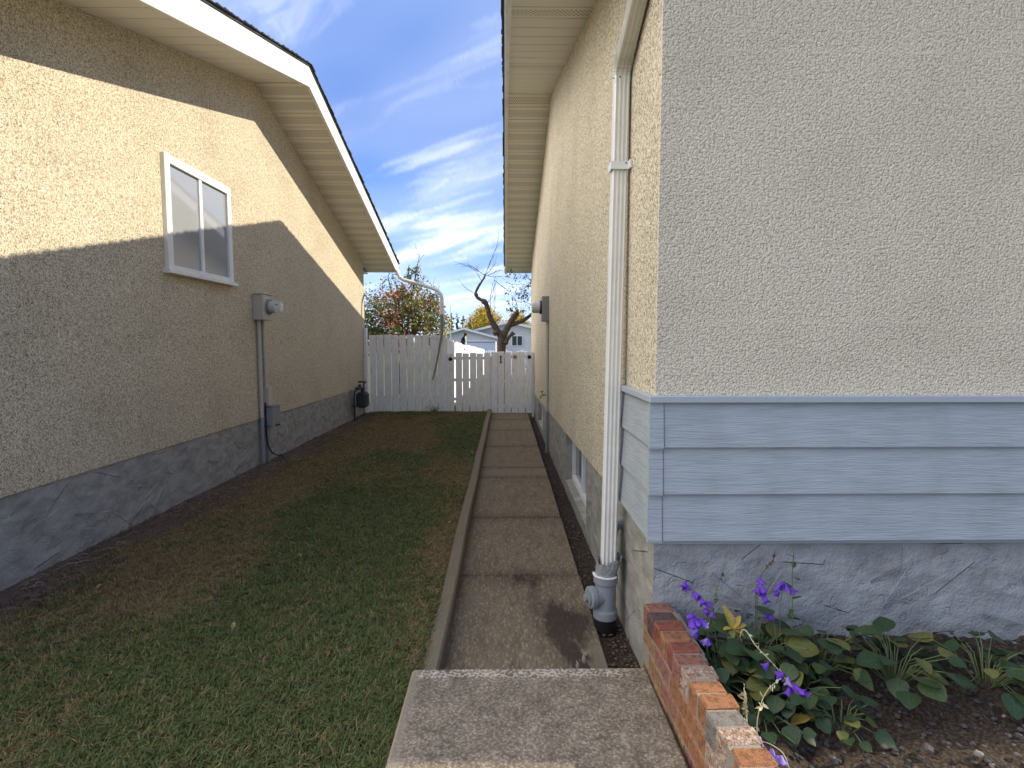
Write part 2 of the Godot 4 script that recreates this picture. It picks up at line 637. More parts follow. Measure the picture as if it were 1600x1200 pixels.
func materials() -> void:
	s_lut.resize(2048)
	for k in 2048:
		s_lut[k] = clampi(int(pow((k + 0.5) / 2048.0, 1.0 / 2.2) * 255.0), 0, 255)
	var W := Color(1, 1, 1)
	var SM := FastNoiseLite.TYPE_SIMPLEX_SMOOTH
	var SX := FastNoiseLite.TYPE_SIMPLEX
	var CE := FastNoiseLite.TYPE_CELLULAR
	var soft := ntex(512, SM, 0.006, 4, 41, [[0.0, 0.86, 0.86, 0.85], [0.5, 0.96, 0.96, 0.955], [1.0, 1, 1, 1]])
	var dashc := ntex(1024, CE, 0.15, 1, 3, [[0.0, 0.20, 0.155, 0.10], [0.12, 0.34, 0.28, 0.185], [0.24, 0.54, 0.465, 0.315], [0.55, 0.665, 0.58, 0.405], [0.8, 0.745, 0.66, 0.48], [1.0, 0.90, 0.83, 0.65]], 0, {"ret": FastNoiseLite.RETURN_CELL_VALUE, "warp": 4.0, "warpf": 0.09})
	var dashd := ntex(1024, CE, 0.17, 1, 12, [[0.0, 0.22, 0.17, 0.115], [0.14, 0.35, 0.285, 0.195], [0.28, 0.50, 0.425, 0.30], [0.60, 0.61, 0.535, 0.40], [0.8, 0.70, 0.625, 0.48], [1.0, 0.84, 0.77, 0.62]], 0, {"ret": FastNoiseLite.RETURN_CELL_VALUE, "warp": 3.0, "warpf": 0.12})
	var dashb := ntex(1024, CE, 0.15, 1, 3, [[0.0, 1, 1, 1], [0.5, 0.35, 0.35, 0.35], [1.0, 0, 0, 0]], 0, {"warp": 4.0, "warpf": 0.09})
	mat("side_stucco", W, 0.95, {"tex": dashc, "bump": dashb, "cm": 0.4, "tri": v3(0.8), "det": soft, "dets": v3(0.33)})
	mat("neighbour_stucco", W, 0.95, {"tex": dashd, "bump": dashb, "cm": 0.4, "tri": v3(0.8), "det": soft, "dets": v3(0.29)})
	var frontc := ntex(1024, SX, 0.05, 3, 22, [[0.0, 0.50, 0.425, 0.30], [0.30, 0.68, 0.59, 0.435], [0.6, 0.77, 0.67, 0.50], [1.0, 0.87, 0.765, 0.585]])
	var frontb := ntex(1024, CE, 0.11, 2, 23, [[0.0, 1, 1, 1], [0.5, 0.38, 0.38, 0.38], [1.0, 0, 0, 0]], 0, {"warp": 5.0, "warpf": 0.07, "gain": 0.6})
	mat("front_stucco", W, 0.93, {"tex": frontc, "bump": frontb, "cm": 0.95, "tri": v3(0.8), "det": soft, "dets": v3(0.3)})
	var pb := parge_height()
	var pargec := ntex(512, SX, 0.012, 5, 51, [[0.0, 0.225, 0.223, 0.212], [0.5, 0.31, 0.306, 0.286], [1.0, 0.375, 0.37, 0.348]])
	mat("parging", W, 0.72, {"tex": pargec, "bump": pb, "cm": 4.5, "tri": Vector3(0.5, 1.0, 0.5), "spec": 0.4})
	mat("parging_side", lin(1.0, 0.97, 0.86), 0.75, {"tex": pargec, "bump": pb, "cm": 4.0, "tri": Vector3(0.47, 1.0, 0.47), "spec": 0.35})
	var streak := ntex(512, SM, 0.02, 4, 82, [[0.0, 0.80, 0.78, 0.74], [0.4, 0.96, 0.96, 0.95], [1, 1, 1, 1]])
	var grainb := ntex(512, SM, 0.03, 4, 61, [], 0, {"gain": 0.6})
	var sidc := ntex(512, SM, 0.012, 4, 62, [[0.0, 0.34, 0.368, 0.375], [0.5, 0.39, 0.42, 0.43], [1.0, 0.43, 0.462, 0.472]])
	mat("siding", W, 0.5, {"tex": sidc, "bump": grainb, "cm": 0.20, "tri": Vector3(0.4, 5.0, 0.4), "spec": 0.4, "det": soft, "dets": Vector3(0.9, 0.6, 0.9)})
	mat("siding_trim", lin(0.39, 0.422, 0.435), 0.5, {"spec": 0.45, "bump": grainb, "cm": 0.08, "tri": v3(1.0)})
	var vent := vent_image()
	mat("soffit", lin(0.78, 0.745, 0.65), 0.55, {"bump": grainb, "cm": 0.12, "tri": Vector3(1.4, 1.4, 1.4), "spec": 0.4})
	mat("soffit_vented", lin(0.78, 0.745, 0.65), 0.55, {"tex": vent, "spec": 0.4})
	mat("white_metal", lin(0.80, 0.79, 0.75), 0.42, {"bump": grainb, "cm": 0.05, "tri": v3(1.0), "spec": 0.5, "det": soft, "dets": v3(1.1)})
	mat("pipe_cream", lin(0.82, 0.785, 0.70), 0.42, {"bump": grainb, "cm": 0.05, "tri": v3(1.5), "spec": 0.5, "det": soft, "dets": v3(1.3)})
	var shingc := ntex(256, SX, 0.12, 3, 71, [[0.0, 0.02, 0.021, 0.023], [0.5, 0.05, 0.052, 0.055], [1.0, 0.11, 0.11, 0.11]])
	mat("shingle", W, 0.95, {"tex": shingc, "bump": shingc, "cm": 0.3, "tri": v3(2.0)})
	var paintw := ntex(512, SM, 0.02, 5, 81, [[0.0, 0.58, 0.57, 0.55], [0.32, 0.85, 0.845, 0.83], [1.0, 0.92, 0.915, 0.90]])
	mat("fence_paint", W, 0.7, {"tex": paintw, "bump": grainb, "cm": 0.2, "tri": Vector3(5.0, 0.5, 5.0), "det": streak, "dets": Vector3(1.3, 0.35, 1.3)})
	mat("walk", lin(1.0, 0.94, 0.84), 0.9, {"tex": walk_image(), "spec": 0.3})
	M.walk.heightmap_enabled = true
	M.walk.heightmap_texture = M.walk.albedo_texture
	M.walk.heightmap_scale = 0.35
	mat("landing", lin(1.0, 0.95, 0.85), 0.9, {"tex": landing_image(), "spec": 0.3})
	M.landing.heightmap_enabled = true
	M.landing.heightmap_texture = M.landing.albedo_texture
	M.landing.heightmap_scale = 0.5
	var conc := ntex(1024, SX, 0.055, 5, 91, [[0.0, 0.075, 0.062, 0.045], [0.40, 0.17, 0.145, 0.105], [0.62, 0.26, 0.225, 0.165], [1.0, 0.48, 0.43, 0.34]], 0, {"gain": 0.8})
	mat("kerb_concrete", lin(1.0, 0.95, 0.86), 0.93, {"tex": conc, "bump": conc, "cm": 0.4, "tri": v3(1.3), "det": soft, "dets": v3(0.8)})
	var soilc := ntex(512, SX, 0.05, 5, 95, [[0.0, 0.015, 0.010, 0.008], [0.5, 0.045, 0.032, 0.021], [0.8, 0.08, 0.060, 0.041], [1.0, 0.18, 0.14, 0.11]], 0, {"gain": 0.62})
	mat("soil", W, 1.0, {"tex": soilc, "bump": soilc, "cm": 1.0, "tri": v3(1.6)})
	mat("turf", W, 1.0, {"vc": true, "bump": soilc, "cm": 0.8, "tri": v3(1.6)})
	var pits := ntex(512, SX, 0.07, 4, 97, [[0.0, 0.45, 0.40, 0.36], [0.35, 0.82, 0.80, 0.78], [1.0, 1, 1, 1]], 0, {"gain": 0.6})
	var pitb := ntex(512, SX, 0.09, 4, 98)
	var grime := ntex(512, SX, 0.018, 5, 197, [[0.0, 0.42, 0.40, 0.38], [0.34, 0.72, 0.70, 0.68], [0.52, 0.96, 0.95, 0.94], [1.0, 1, 1, 1]], 0, {"gain": 0.65})
	for b in [["brick_red", 0.36, 0.125, 0.085], ["brick_orange", 0.46, 0.215, 0.105], ["brick_plum", 0.18, 0.105, 0.10], ["brick_pink", 0.42, 0.195, 0.145], ["brick_tan", 0.42, 0.26, 0.14], ["brick_grey", 0.30, 0.275, 0.24]]:
		mat(b[0], lin(b[1], b[2], b[3]), 0.92, {"tex": pits, "bump": pitb, "cm": 0.7, "tri": v3(3.2), "det": grime, "dets": v3(2.3)})
	var limed := ntex(512, SX, 0.03, 5, 99, [[0.0, 0.28, 0.13, 0.085], [0.38, 0.36, 0.21, 0.14], [0.62, 0.47, 0.39, 0.31], [1.0, 0.62, 0.57, 0.49]], 0, {"gain": 0.75})
	mat("brick_limed", W, 0.93, {"tex": limed, "bump": pitb, "cm": 0.8, "tri": v3(1.9), "det": grime, "dets": v3(2.3)})
	mat("mortar", lin(0.36, 0.31, 0.24), 0.95, {"tex": pits, "bump": pitb, "cm": 0.5, "tri": v3(3.0)})
	mat("grey_plastic", lin(0.27, 0.285, 0.295), 0.45, {"bump": grainb, "cm": 0.06, "tri": v3(1.5), "det": soft, "dets": v3(2.0)})
	mat("tape", lin(0.30, 0.30, 0.29), 0.5, {"bump": ntex(256, SM, 0.03, 3, 110, [], 0, {"fractal": FastNoiseLite.FRACTAL_RIDGED}), "cm": 0.9, "tri": v3(4.0)})
	mat("putty", lin(0.74, 0.73, 0.70), 0.7)
	mat("black_rubber", lin(0.014, 0.014, 0.015), 0.55)
	mat("dark_iron", lin(0.05, 0.052, 0.056), 0.55, {"bump": pitb, "cm": 0.1, "tri": v3(3.0)})
	mat("meter_grey", lin(0.24, 0.24, 0.23), 0.5)
	mat("meter_beige", lin(0.50, 0.46, 0.39), 0.5, {"bump": grainb, "cm": 0.05, "tri": v3(1.0)})
	mat("meter_dial", lin(0.62, 0.62, 0.58), 0.5)
	mat("meter_glass", Color(0.85, 0.88, 0.88, 0.18), 0.05, {"spec": 0.5})
	M.meter_glass.transparency = BaseMaterial3D.TRANSPARENCY_ALPHA
	mat("pane_glass", lin(0.03, 0.035, 0.04), 0.06, {"spec": 0.7})
	mat("curtain_glass", lin(0.30, 0.315, 0.335), 0.04, {"spec": 1.0})
	mat("brass", lin(0.45, 0.33, 0.14), 0.4, {"metal": 0.9})
	var barkc := ntex(512, SM, 0.03, 5, 120, [[0.0, 0.022, 0.016, 0.013], [0.45, 0.095, 0.07, 0.055], [0.7, 0.17, 0.135, 0.11], [1.0, 0.32, 0.27, 0.23]], 0, {"gain": 0.6})
	mat("bark", W, 0.95, {"tex": barkc, "bump": barkc, "cm": 3.0, "tri": Vector3(3.0, 1.0, 3.0)})
	mat("twig", lin(0.07, 0.055, 0.045), 0.9)
	mat("foliage", W, 0.65, {"vc": true, "back": Color(0.35, 0.35, 0.2)})
	mat("grass_blades", W, 0.6, {"vc": true, "back": Color(0.3, 0.35, 0.15)})
	mat("dry_litter", W, 0.9, {"vc": true})
	var blade := blade_image()
	mat("leaf_dark", lin(0.039, 0.075, 0.033), 0.42, {"back": Color(0.2, 0.3, 0.1), "tex": blade})
	mat("leaf_mid", lin(0.063, 0.099, 0.038), 0.45, {"back": Color(0.25, 0.35, 0.1), "tex": blade})
	mat("leaf_olive", lin(0.143, 0.158, 0.045), 0.5, {"back": Color(0.3, 0.3, 0.1), "tex": blade})
	mat("leaf_yellow", lin(0.480, 0.360, 0.075), 0.55, {"back": Color(0.4, 0.4, 0.1), "tex": blade})
	mat("stem_green", lin(0.10, 0.13, 0.05), 0.6)
	mat("stem_straw", lin(0.50, 0.46, 0.27), 0.7)
	mat("stem_brown", lin(0.10, 0.075, 0.055), 0.8)
	mat("petal", lin(0.17, 0.06, 0.47), 0.5, {"back": Color(0.4, 0.3, 0.6)})
	mat("petal_pale", lin(0.33, 0.23, 0.60), 0.5, {"back": Color(0.4, 0.4, 0.6)})
	mat("cat_fur", W, 0.85, {"vc": true})
	mat("far_wall", lin(0.66, 0.66, 0.66), 0.8, {"det": soft, "dets": v3(0.2)})
	mat("far_trim", lin(0.74, 0.74, 0.73), 0.7)
	mat("far_door", lin(0.56, 0.60, 0.68), 0.6)
	mat("far_roof", lin(0.30, 0.29, 0.28), 0.9, {"bump": pitb, "cm": 1.0, "tri": v3(0.6)})
	mat("black_metal", lin(0.012, 0.012, 0.013), 0.5)
	mat("yard_ground", W, 1.0, {"tex": ntex(512, SX, 0.02, 5, 130, [[0.0, 0.03, 0.045, 0.015], [0.5, 0.07, 0.085, 0.03], [1.0, 0.14, 0.13, 0.06]]), "tri": v3(0.3)})
	mat("pebble", W, 0.8, {"vc": true})

# ---------------------------------------------------------------- houses
func soffit_mesh(w: float, p: float) -> ArrayMesh:
	# one ribbed panel: x 0..w across the eave, z 0..-p along it, the face looks down
	var q := MB.new()
	var prof := []
	prof.append_array([Vector2(0, 0.018), Vector2(-0.009, 0.018), Vector2(-0.014, 0.0), Vector2(-p + 0.012, 0.0), Vector2(-p + 0.007, 0.014)])
	prof.append(Vector2(-p, 0.014))
	for k in prof.size() - 1:
		var a: Vector2 = prof[k]
		var b: Vector2 = prof[k + 1]
		q.poly([Vector3(0, a.y, a.x), Vector3(w, a.y, a.x), Vector3(w, b.y, b.x), Vector3(0, b.y, b.x)], Vector3.DOWN,
			[Vector2(0, -a.x / p), Vector2(w / 0.3, -a.x / p), Vector2(w / 0.3, -b.x / p), Vector2(0, -b.x / p)])
	q.poly([Vector3(0, 0.02, 0), Vector3(w, 0.02, 0), Vector3(w, 0.02, -p), Vector3(0, 0.02, -p)], Vector3.UP)
	return q.mesh()

func rake_soffit(par: Node3D, x0: float, w: float, ridge_z: float, ridge_y: float, slope_b: float, slope_f: float, z_back: float, z_front: float, vent_front: int) -> void:
	var p := 0.31
	var me := soffit_mesh(w, p)
	for dirn in 2:
		var sl := slope_b if dirn == 0 else slope_f
		var an := atan(sl)
		var run := (ridge_z - z_back) if dirn == 0 else (z_front - ridge_z)
		var cnt := int(floor(run / cos(an) / p + 0.02))
		for k in cnt:
			var z := (ridge_z - k * p * cos(an)) if dirn == 0 else (ridge_z + (k + 1) * p * cos(an))
			var y := ridge_y - sl * absf(z - ridge_z)
			var t := Transform3D(Basis(Vector3.RIGHT, -an if dirn == 0 else an), Vector3(x0, y + rng.randf_range(-0.0015, 0.0015), z) - par.position)
			var vented := dirn == 0 or (vent_front > 0 and k % vent_front == vent_front - 1)
			piece("soffit_panel", me, par, t, M.soffit_vented if vented else M.soffit)

func sloped(q: MB, x0: float, x1: float, z0: float, y0: float, z1: float, y1: float, lo: float, hi: float, b := 0.0) -> void:
	q.hexa([Vector3(x0, y0 + lo, z0), Vector3(x1, y0 + lo, z0), Vector3(x1, y1 + lo, z1), Vector3(x0, y1 + lo, z1),
		Vector3(x0, y0 + hi, z0), Vector3(x1, y0 + hi, z0), Vector3(x1, y1 + hi, z1), Vector3(x0, y1 + hi, z1)], b)

func shingles(q: MB, x0: float, x1: float, rz: float, ry: float, sl: float, ez: float, base: float) -> void:
	var run := absf(ez - rz)
	var sg := signf(ez - rz)
	var cnt := int(run / 0.14)
	for k in cnt:
		var a := run * k / cnt
		var b := run * (k + 1) / cnt
		var jx := rng.randf_range(-0.008, 0.008)
		var ya := ry - sl * a + base
		var yb := ry - sl * b + base
		var za := rz + sg * a
		var zb := rz + sg * b
		q.hexa([Vector3(x0 + jx, ya, za), Vector3(x1 + jx, ya, za), Vector3(x1 + jx, yb, zb), Vector3(x0 + jx, yb, zb),
			Vector3(x0 + jx, ya + 0.003, za), Vector3(x1 + jx, ya + 0.003, za), Vector3(x1 + jx, yb + 0.02, zb), Vector3(x0 + jx, yb + 0.02, zb)])

func rect_section(wx: float, wz: float, ribs: int, depth: float) -> PackedVector2Array:
	# rounded rectangle, the long faces ribbed
	var s := PackedVector2Array()
	var r := 0.008
	for side in 4:
		var hx := wx * 0.5
		var hz := wz * 0.5
		var c: Array = [Vector2(-hx, -hz), Vector2(hx, -hz), Vector2(hx, hz), Vector2(-hx, hz)]
		var a: Vector2 = c[side]
		var b: Vector2 = c[(side + 1) % 4]
		var d := (b - a).normalized()
		var inn := Vector2(-d.y, d.x)
		s.append(a + d * r)
		var ln := a.distance_to(b) - 2 * r
		for k in ribs:
			var m := (k + 0.5) / ribs * ln + r
			var h := ln / ribs * 0.22
			s.append(a + d * (m - h * 1.6))
			s.append(a + d * (m - h) + inn * depth)
			s.append(a + d * (m + h) + inn * depth)
			s.append(a + d * (m + h * 1.6))
		s.append(b - d * r)
	return s

func grow(s: PackedVector2Array, k: float) -> PackedVector2Array:
	var o := PackedVector2Array()
	for p in s:
		o.append(p * k)
	return o

func near_house() -> void:
	var h := thing("stucco_house", "cream stucco house right of the walk with blue lap siding at its front corner", "house", Vector3(4.0, 0, -9.0))
	var rz := -9.0
	var ry := 5.63
	var sl := 0.265
	var pl := func(z: float) -> float: return 0.745 + 0.0283 * (z + 3.9)
	# gable wall
	var q := MB.new()
	var zb := -15.5
	q.extrude(PackedVector2Array([Vector2(-2.69, 0.79), Vector2(-3.2, 0.79), Vector2(-3.2, pl.call(-3.2)), Vector2(-4.0, pl.call(-4.0)), Vector2(zb, pl.call(zb)), Vector2(zb, ry - sl * (rz - zb) + 0.1), Vector2(rz, ry + 0.1), Vector2(-2.69, ry - sl * (-2.69 - rz) + 0.1)]),
		Vector3(0.73, 0, 0), Vector3(0, 0, 1), Vector3(0, 1, 0), Vector3(0.2, 0, 0))
	part("side_wall", q, M.side_stucco, h)
	q = boxm(Vector3(0.73, 1.45, -2.69), Vector3(9.0, 4.05, -2.67))
	part("front_wall", q, M.front_stucco, h)
	q = MB.new()
	q.box(Vector3(0.94, 0.2, -3.0), Vector3(9.0, 4.0, -2.70))
	q.box(Vector3(8.8, 0.2, zb), Vector3(9.0, 4.0, -3.0))
	q.box(Vector3(0.94, 0.2, zb), Vector3(9.0, 4.0, zb + 0.2))
	part("wall_core", q, M.side_stucco, h)
	# foundation: side with two recessed basement windows, then front
	q = MB.new()
	var X := 0.745
	var fo := func(pts: Array) -> void: q.extrude(PackedVector2Array(pts), Vector3(X, 0, 0), Vector3(0, 0, 1), Vector3(0, 1, 0), Vector3(0.28, 0, 0))
	fo.call([Vector2(-2.70, -0.6), Vector2(-5.0, -0.6), Vector2(-5.0, pl.call(-5.0) + 0.03), Vector2(-2.70, 0.78)])
	fo.call([Vector2(-5.0, -0.6), Vector2(-6.7, -0.6), Vector2(-6.7, 0.04), Vector2(-5.0, 0.07)])
	fo.call([Vector2(-6.7, -0.6), Vector2(-10.9, -0.6), Vector2(-10.9, pl.call(-10.9) + 0.03), Vector2(-6.7, pl.call(-6.7) + 0.03)])
	fo.call([Vector2(-10.9, -0.6), Vector2(-12.3, -0.6), Vector2(-12.3, -0.05), Vector2(-10.9, 0.0)])
	fo.call([Vector2(-12.3, -0.6), Vector2(zb, -0.6), Vector2(zb, pl.call(zb) + 0.03), Vector2(-12.3, pl.call(-12.3) + 0.03)])
	part("foundation", q, M.parging_side, h)
	q = boxm(Vector3(0.747, -0.6, -2.9), Vector3(9.0, 0.81, -2.698))
	part("foundation_front", q, M.parging, h)
	for wdw in [[-6.69, -5.01, 0.075, pl.call(-5.8) + 0.02], [-12.29, -10.91, 0.005, 0.42]]:
		var z0: float = wdw[0]
		var z1: float = wdw[1]
		var y0: float = wdw[2]
		var y1: float = wdw[3]
		var fr := MB.new()
		fr.box(Vector3(0.82, y0, z0), Vector3(0.90, y0 + 0.07, z1), 0.004)
		fr.box(Vector3(0.82, y1 - 0.06, z0), Vector3(0.90, y1, z1), 0.004)
		for zz in [z0, (z0 + z1) / 2 - 0.03, z1 - 0.06]:
			fr.box(Vector3(0.822, y0 + 0.07, zz), Vector3(0.898, y1 - 0.06, zz + 0.06), 0.004)
		var f := part("window", fr, M.white_metal, h)
		for k in 2:
			var za := z0 + 0.06 if k == 0 else (z0 + z1) / 2 + 0.03
			var zc := (z0 + z1) / 2 - 0.03 if k == 0 else z1 - 0.06
			part("pane", boxm(Vector3(0.86, y0 + 0.07, za), Vector3(0.866, y1 - 0.06, zc)), M.pane_glass, f)
		var si := MB.new()
		si.hexa([Vector3(0.742, y0 - 0.05, z0), Vector3(0.83, y0 - 0.05, z0), Vector3(0.83, y0 - 0.05, z1), Vector3(0.742, y0 - 0.05, z1),
			Vector3(0.742, y0 - 0.005, z0), Vector3(0.83, y0 + 0.012, z0), Vector3(0.83, y0 + 0.012, z1), Vector3(0.742, y0 - 0.005, z1)], 0.003)
		part("sill", si, M.parging_side, f)
	# the wall above the far window
	part("lintel", boxm(Vector3(X + 0.002, 0.42, -12.3), Vector3(1.0, 0.56, -10.9)), M.parging_side, h)
	# lap siding: three courses on each face, with a corner cap per course
	var ys := [0.78, 1.014, 1.245, 1.467]
	for k in 3:
		var prof := PackedVector2Array([Vector2(ys[k], 0.0), Vector2(ys[k] + 0.001, 0.024), Vector2(ys[k] + 0.006, 0.027), Vector2(ys[k + 1] + 0.012, 0.008), Vector2(ys[k + 1] + 0.012, 0.0)])
		var s1 := MB.new()
		s1.extrude(prof, Vector3(0.771, 0, -2.67), Vector3(0, 1, 0), Vector3(0, 0, 1), Vector3(8.2, 0, 0))
		part("siding_board", s1, M.siding, h)
		var s2 := MB.new()
		s2.extrude(prof, Vector3(0.73, 0, -2.672), Vector3(0, 1, 0), Vector3(-1, 0, 0), Vector3(0, 0, -0.76))
		part("siding_board", s2, M.siding, h)
		var s3 := MB.new()
		var pr := PackedVector2Array([Vector2(ys[k] - 0.006, -0.004), Vector2(ys[k] - 0.004, 0.029), Vector2(ys[k] + 0.005, 0.032), Vector2(ys[k + 1] - 0.002, 0.013), Vector2(ys[k + 1] - 0.002, -0.004)])
		s3.extrude(pr, Vector3(0.698, 0, -2.67), Vector3(0, 1, 0), Vector3(0, 0, 1), Vector3(0.069, 0, 0))
		part("corner_cap", s3, M.siding, h)
	q = MB.new()
	q.box(Vector3(0.694, 1.467, -2.671), Vector3(8.9, 1.500, -2.634), 0.003)
	q.box(Vector3(0.694, 1.467, -3.43), Vector3(0.731, 1.500, -2.672), 0.003)
	part("siding_ledge", q, M.siding_trim, h)
	part("siding_backing", boxm(Vector3(0.737, 0.76, -2.95), Vector3(8.9, 1.48, -2.673)), M.siding_trim, h)
	# eave of the gable
	rake_soffit(h, 0.055, 0.69, rz, ry, sl, sl, -16.2, -2.56, 7)
	for dirn in 2:
		var ez := -16.2 if dirn == 0 else -2.56
		var ey := ry - sl * absf(ez - rz)
		q = MB.new()
		sloped(q, 0.0, 0.055, rz, ry, ez, ey, -0.025, 0.19, 0.004)
		part("fascia", q, M.white_metal, h)
		q = MB.new()
		sloped(q, -0.012, 9.2, rz, ry, ez, ey, 0.191, 0.215)
		part("roof_deck", q, M.shingle, h)
		q = MB.new()
		shingles(q, -0.034, 9.2, rz, ry, sl, ez + (-0.03 if dirn == 0 else 0.03), 0.216)
		part("shingles", q, M.shingle, h, true)
		# closed eave along the front and back
		q = MB.new()
		var wz := -15.5 if dirn == 0 else -2.67
		q.box(Vector3(0.76, ey - 0.02, minf(ez, wz)), Vector3(9.0, ey + 0.01, maxf(ez, wz)))
		part("eave_soffit", q, M.soffit, h)
		q = MB.new()
		var s := -1.0 if dirn == 0 else 1.0
		q.extrude(PackedVector2Array([Vector2(0, 0.03), Vector2(0.07, 0.03), Vector2(0.09, 0.07), Vector2(0.115, 0.12), Vector2(0.115, 0.15), Vector2(0.10, 0.15), Vector2(0.10, 0.12), Vector2(0.06, 0.05), Vector2(0.012, 0.05), Vector2(0.012, 0.17), Vector2(0, 0.17)]),
			Vector3(-0.03, ey, ez), Vector3(0, 0, s), Vector3(0, 1, 0), Vector3(9.2, 0, 0))
		part("gutter", q, M.white_metal, h)
	# downspout
	var sec := rect_section(0.088, 0.072, 3, 0.006)
	q = MB.new()
	q.sweep(sec, [Vector3(0.637, 0.37, -3.33), Vector3(0.655, 1.7, -3.33), Vector3(0.676, 3.29, -3.33)], Vector3(1, 0, 0))
	var d := part("downspout", q, M.pipe_cream, h)
	var big := grow(sec, 1.05)
	var path := [Vector3(0.676, 3.25, -3.33), Vector3(0.676, 3.30, -3.328), Vector3(0.676, 3.33, -3.315), Vector3(0.676, 3.352, -3.29), Vector3(0.676, 3.368, -3.26), Vector3(0.676, 3.38, -3.225), Vector3(0.676, 3.405, -3.15)]
	q = MB.new()
	q.sweep(big, path, Vector3(1, 0, 0))
	for k in range(1, 5):
		for e in 2:
			var a: Vector3 = path[k].lerp(path[k + 1], 0.10 + 0.5 * e)
			var b: Vector3 = path[k].lerp(path[k + 1], 0.36 + 0.5 * e)
			q.sweep(grow(sec, 1.14), [a, b], Vector3(1, 0, 0))
	part("elbow", q, M.pipe_cream, d)
	q = MB.new()
	q.sweep(sec, [Vector3(0.676, 3.385, -3.21), Vector3(0.676, 3.66, -2.54)], Vector3(1, 0, 0))
	part("offset_pipe", q, M.pipe_cream, d)
	q = MB.new()
	q.box(Vector3(0.617, 2.755, -3.286), Vector3(0.716, 2.80, -3.281), 0.001)
	q.box(Vector3(0.613, 2.755, -3.375), Vector3(0.618, 2.80, -3.281), 0.001)
	q.box(Vector3(0.712, 2.755, -3.286), Vector3(0.728, 2.80, -3.25), 0.002)
	part("strap", q, M.white_metal, d)
	q = MB.new()
	for p in [Vector3(0.70, 2.79, -3.279), Vector3(0.66, 3.27, -3.288), Vector3(0.628, 3.27, -3.305), Vector3(0.66, 3.43, -3.05)]:
		q.lathe([Vector2(0.0, 0.004), Vector2(0.004, 0.003), Vector2(0.005, 0.0)], p, Vector3(0, 0, 1), 8)
	part("screws", q, M.dark_iron, d, true)

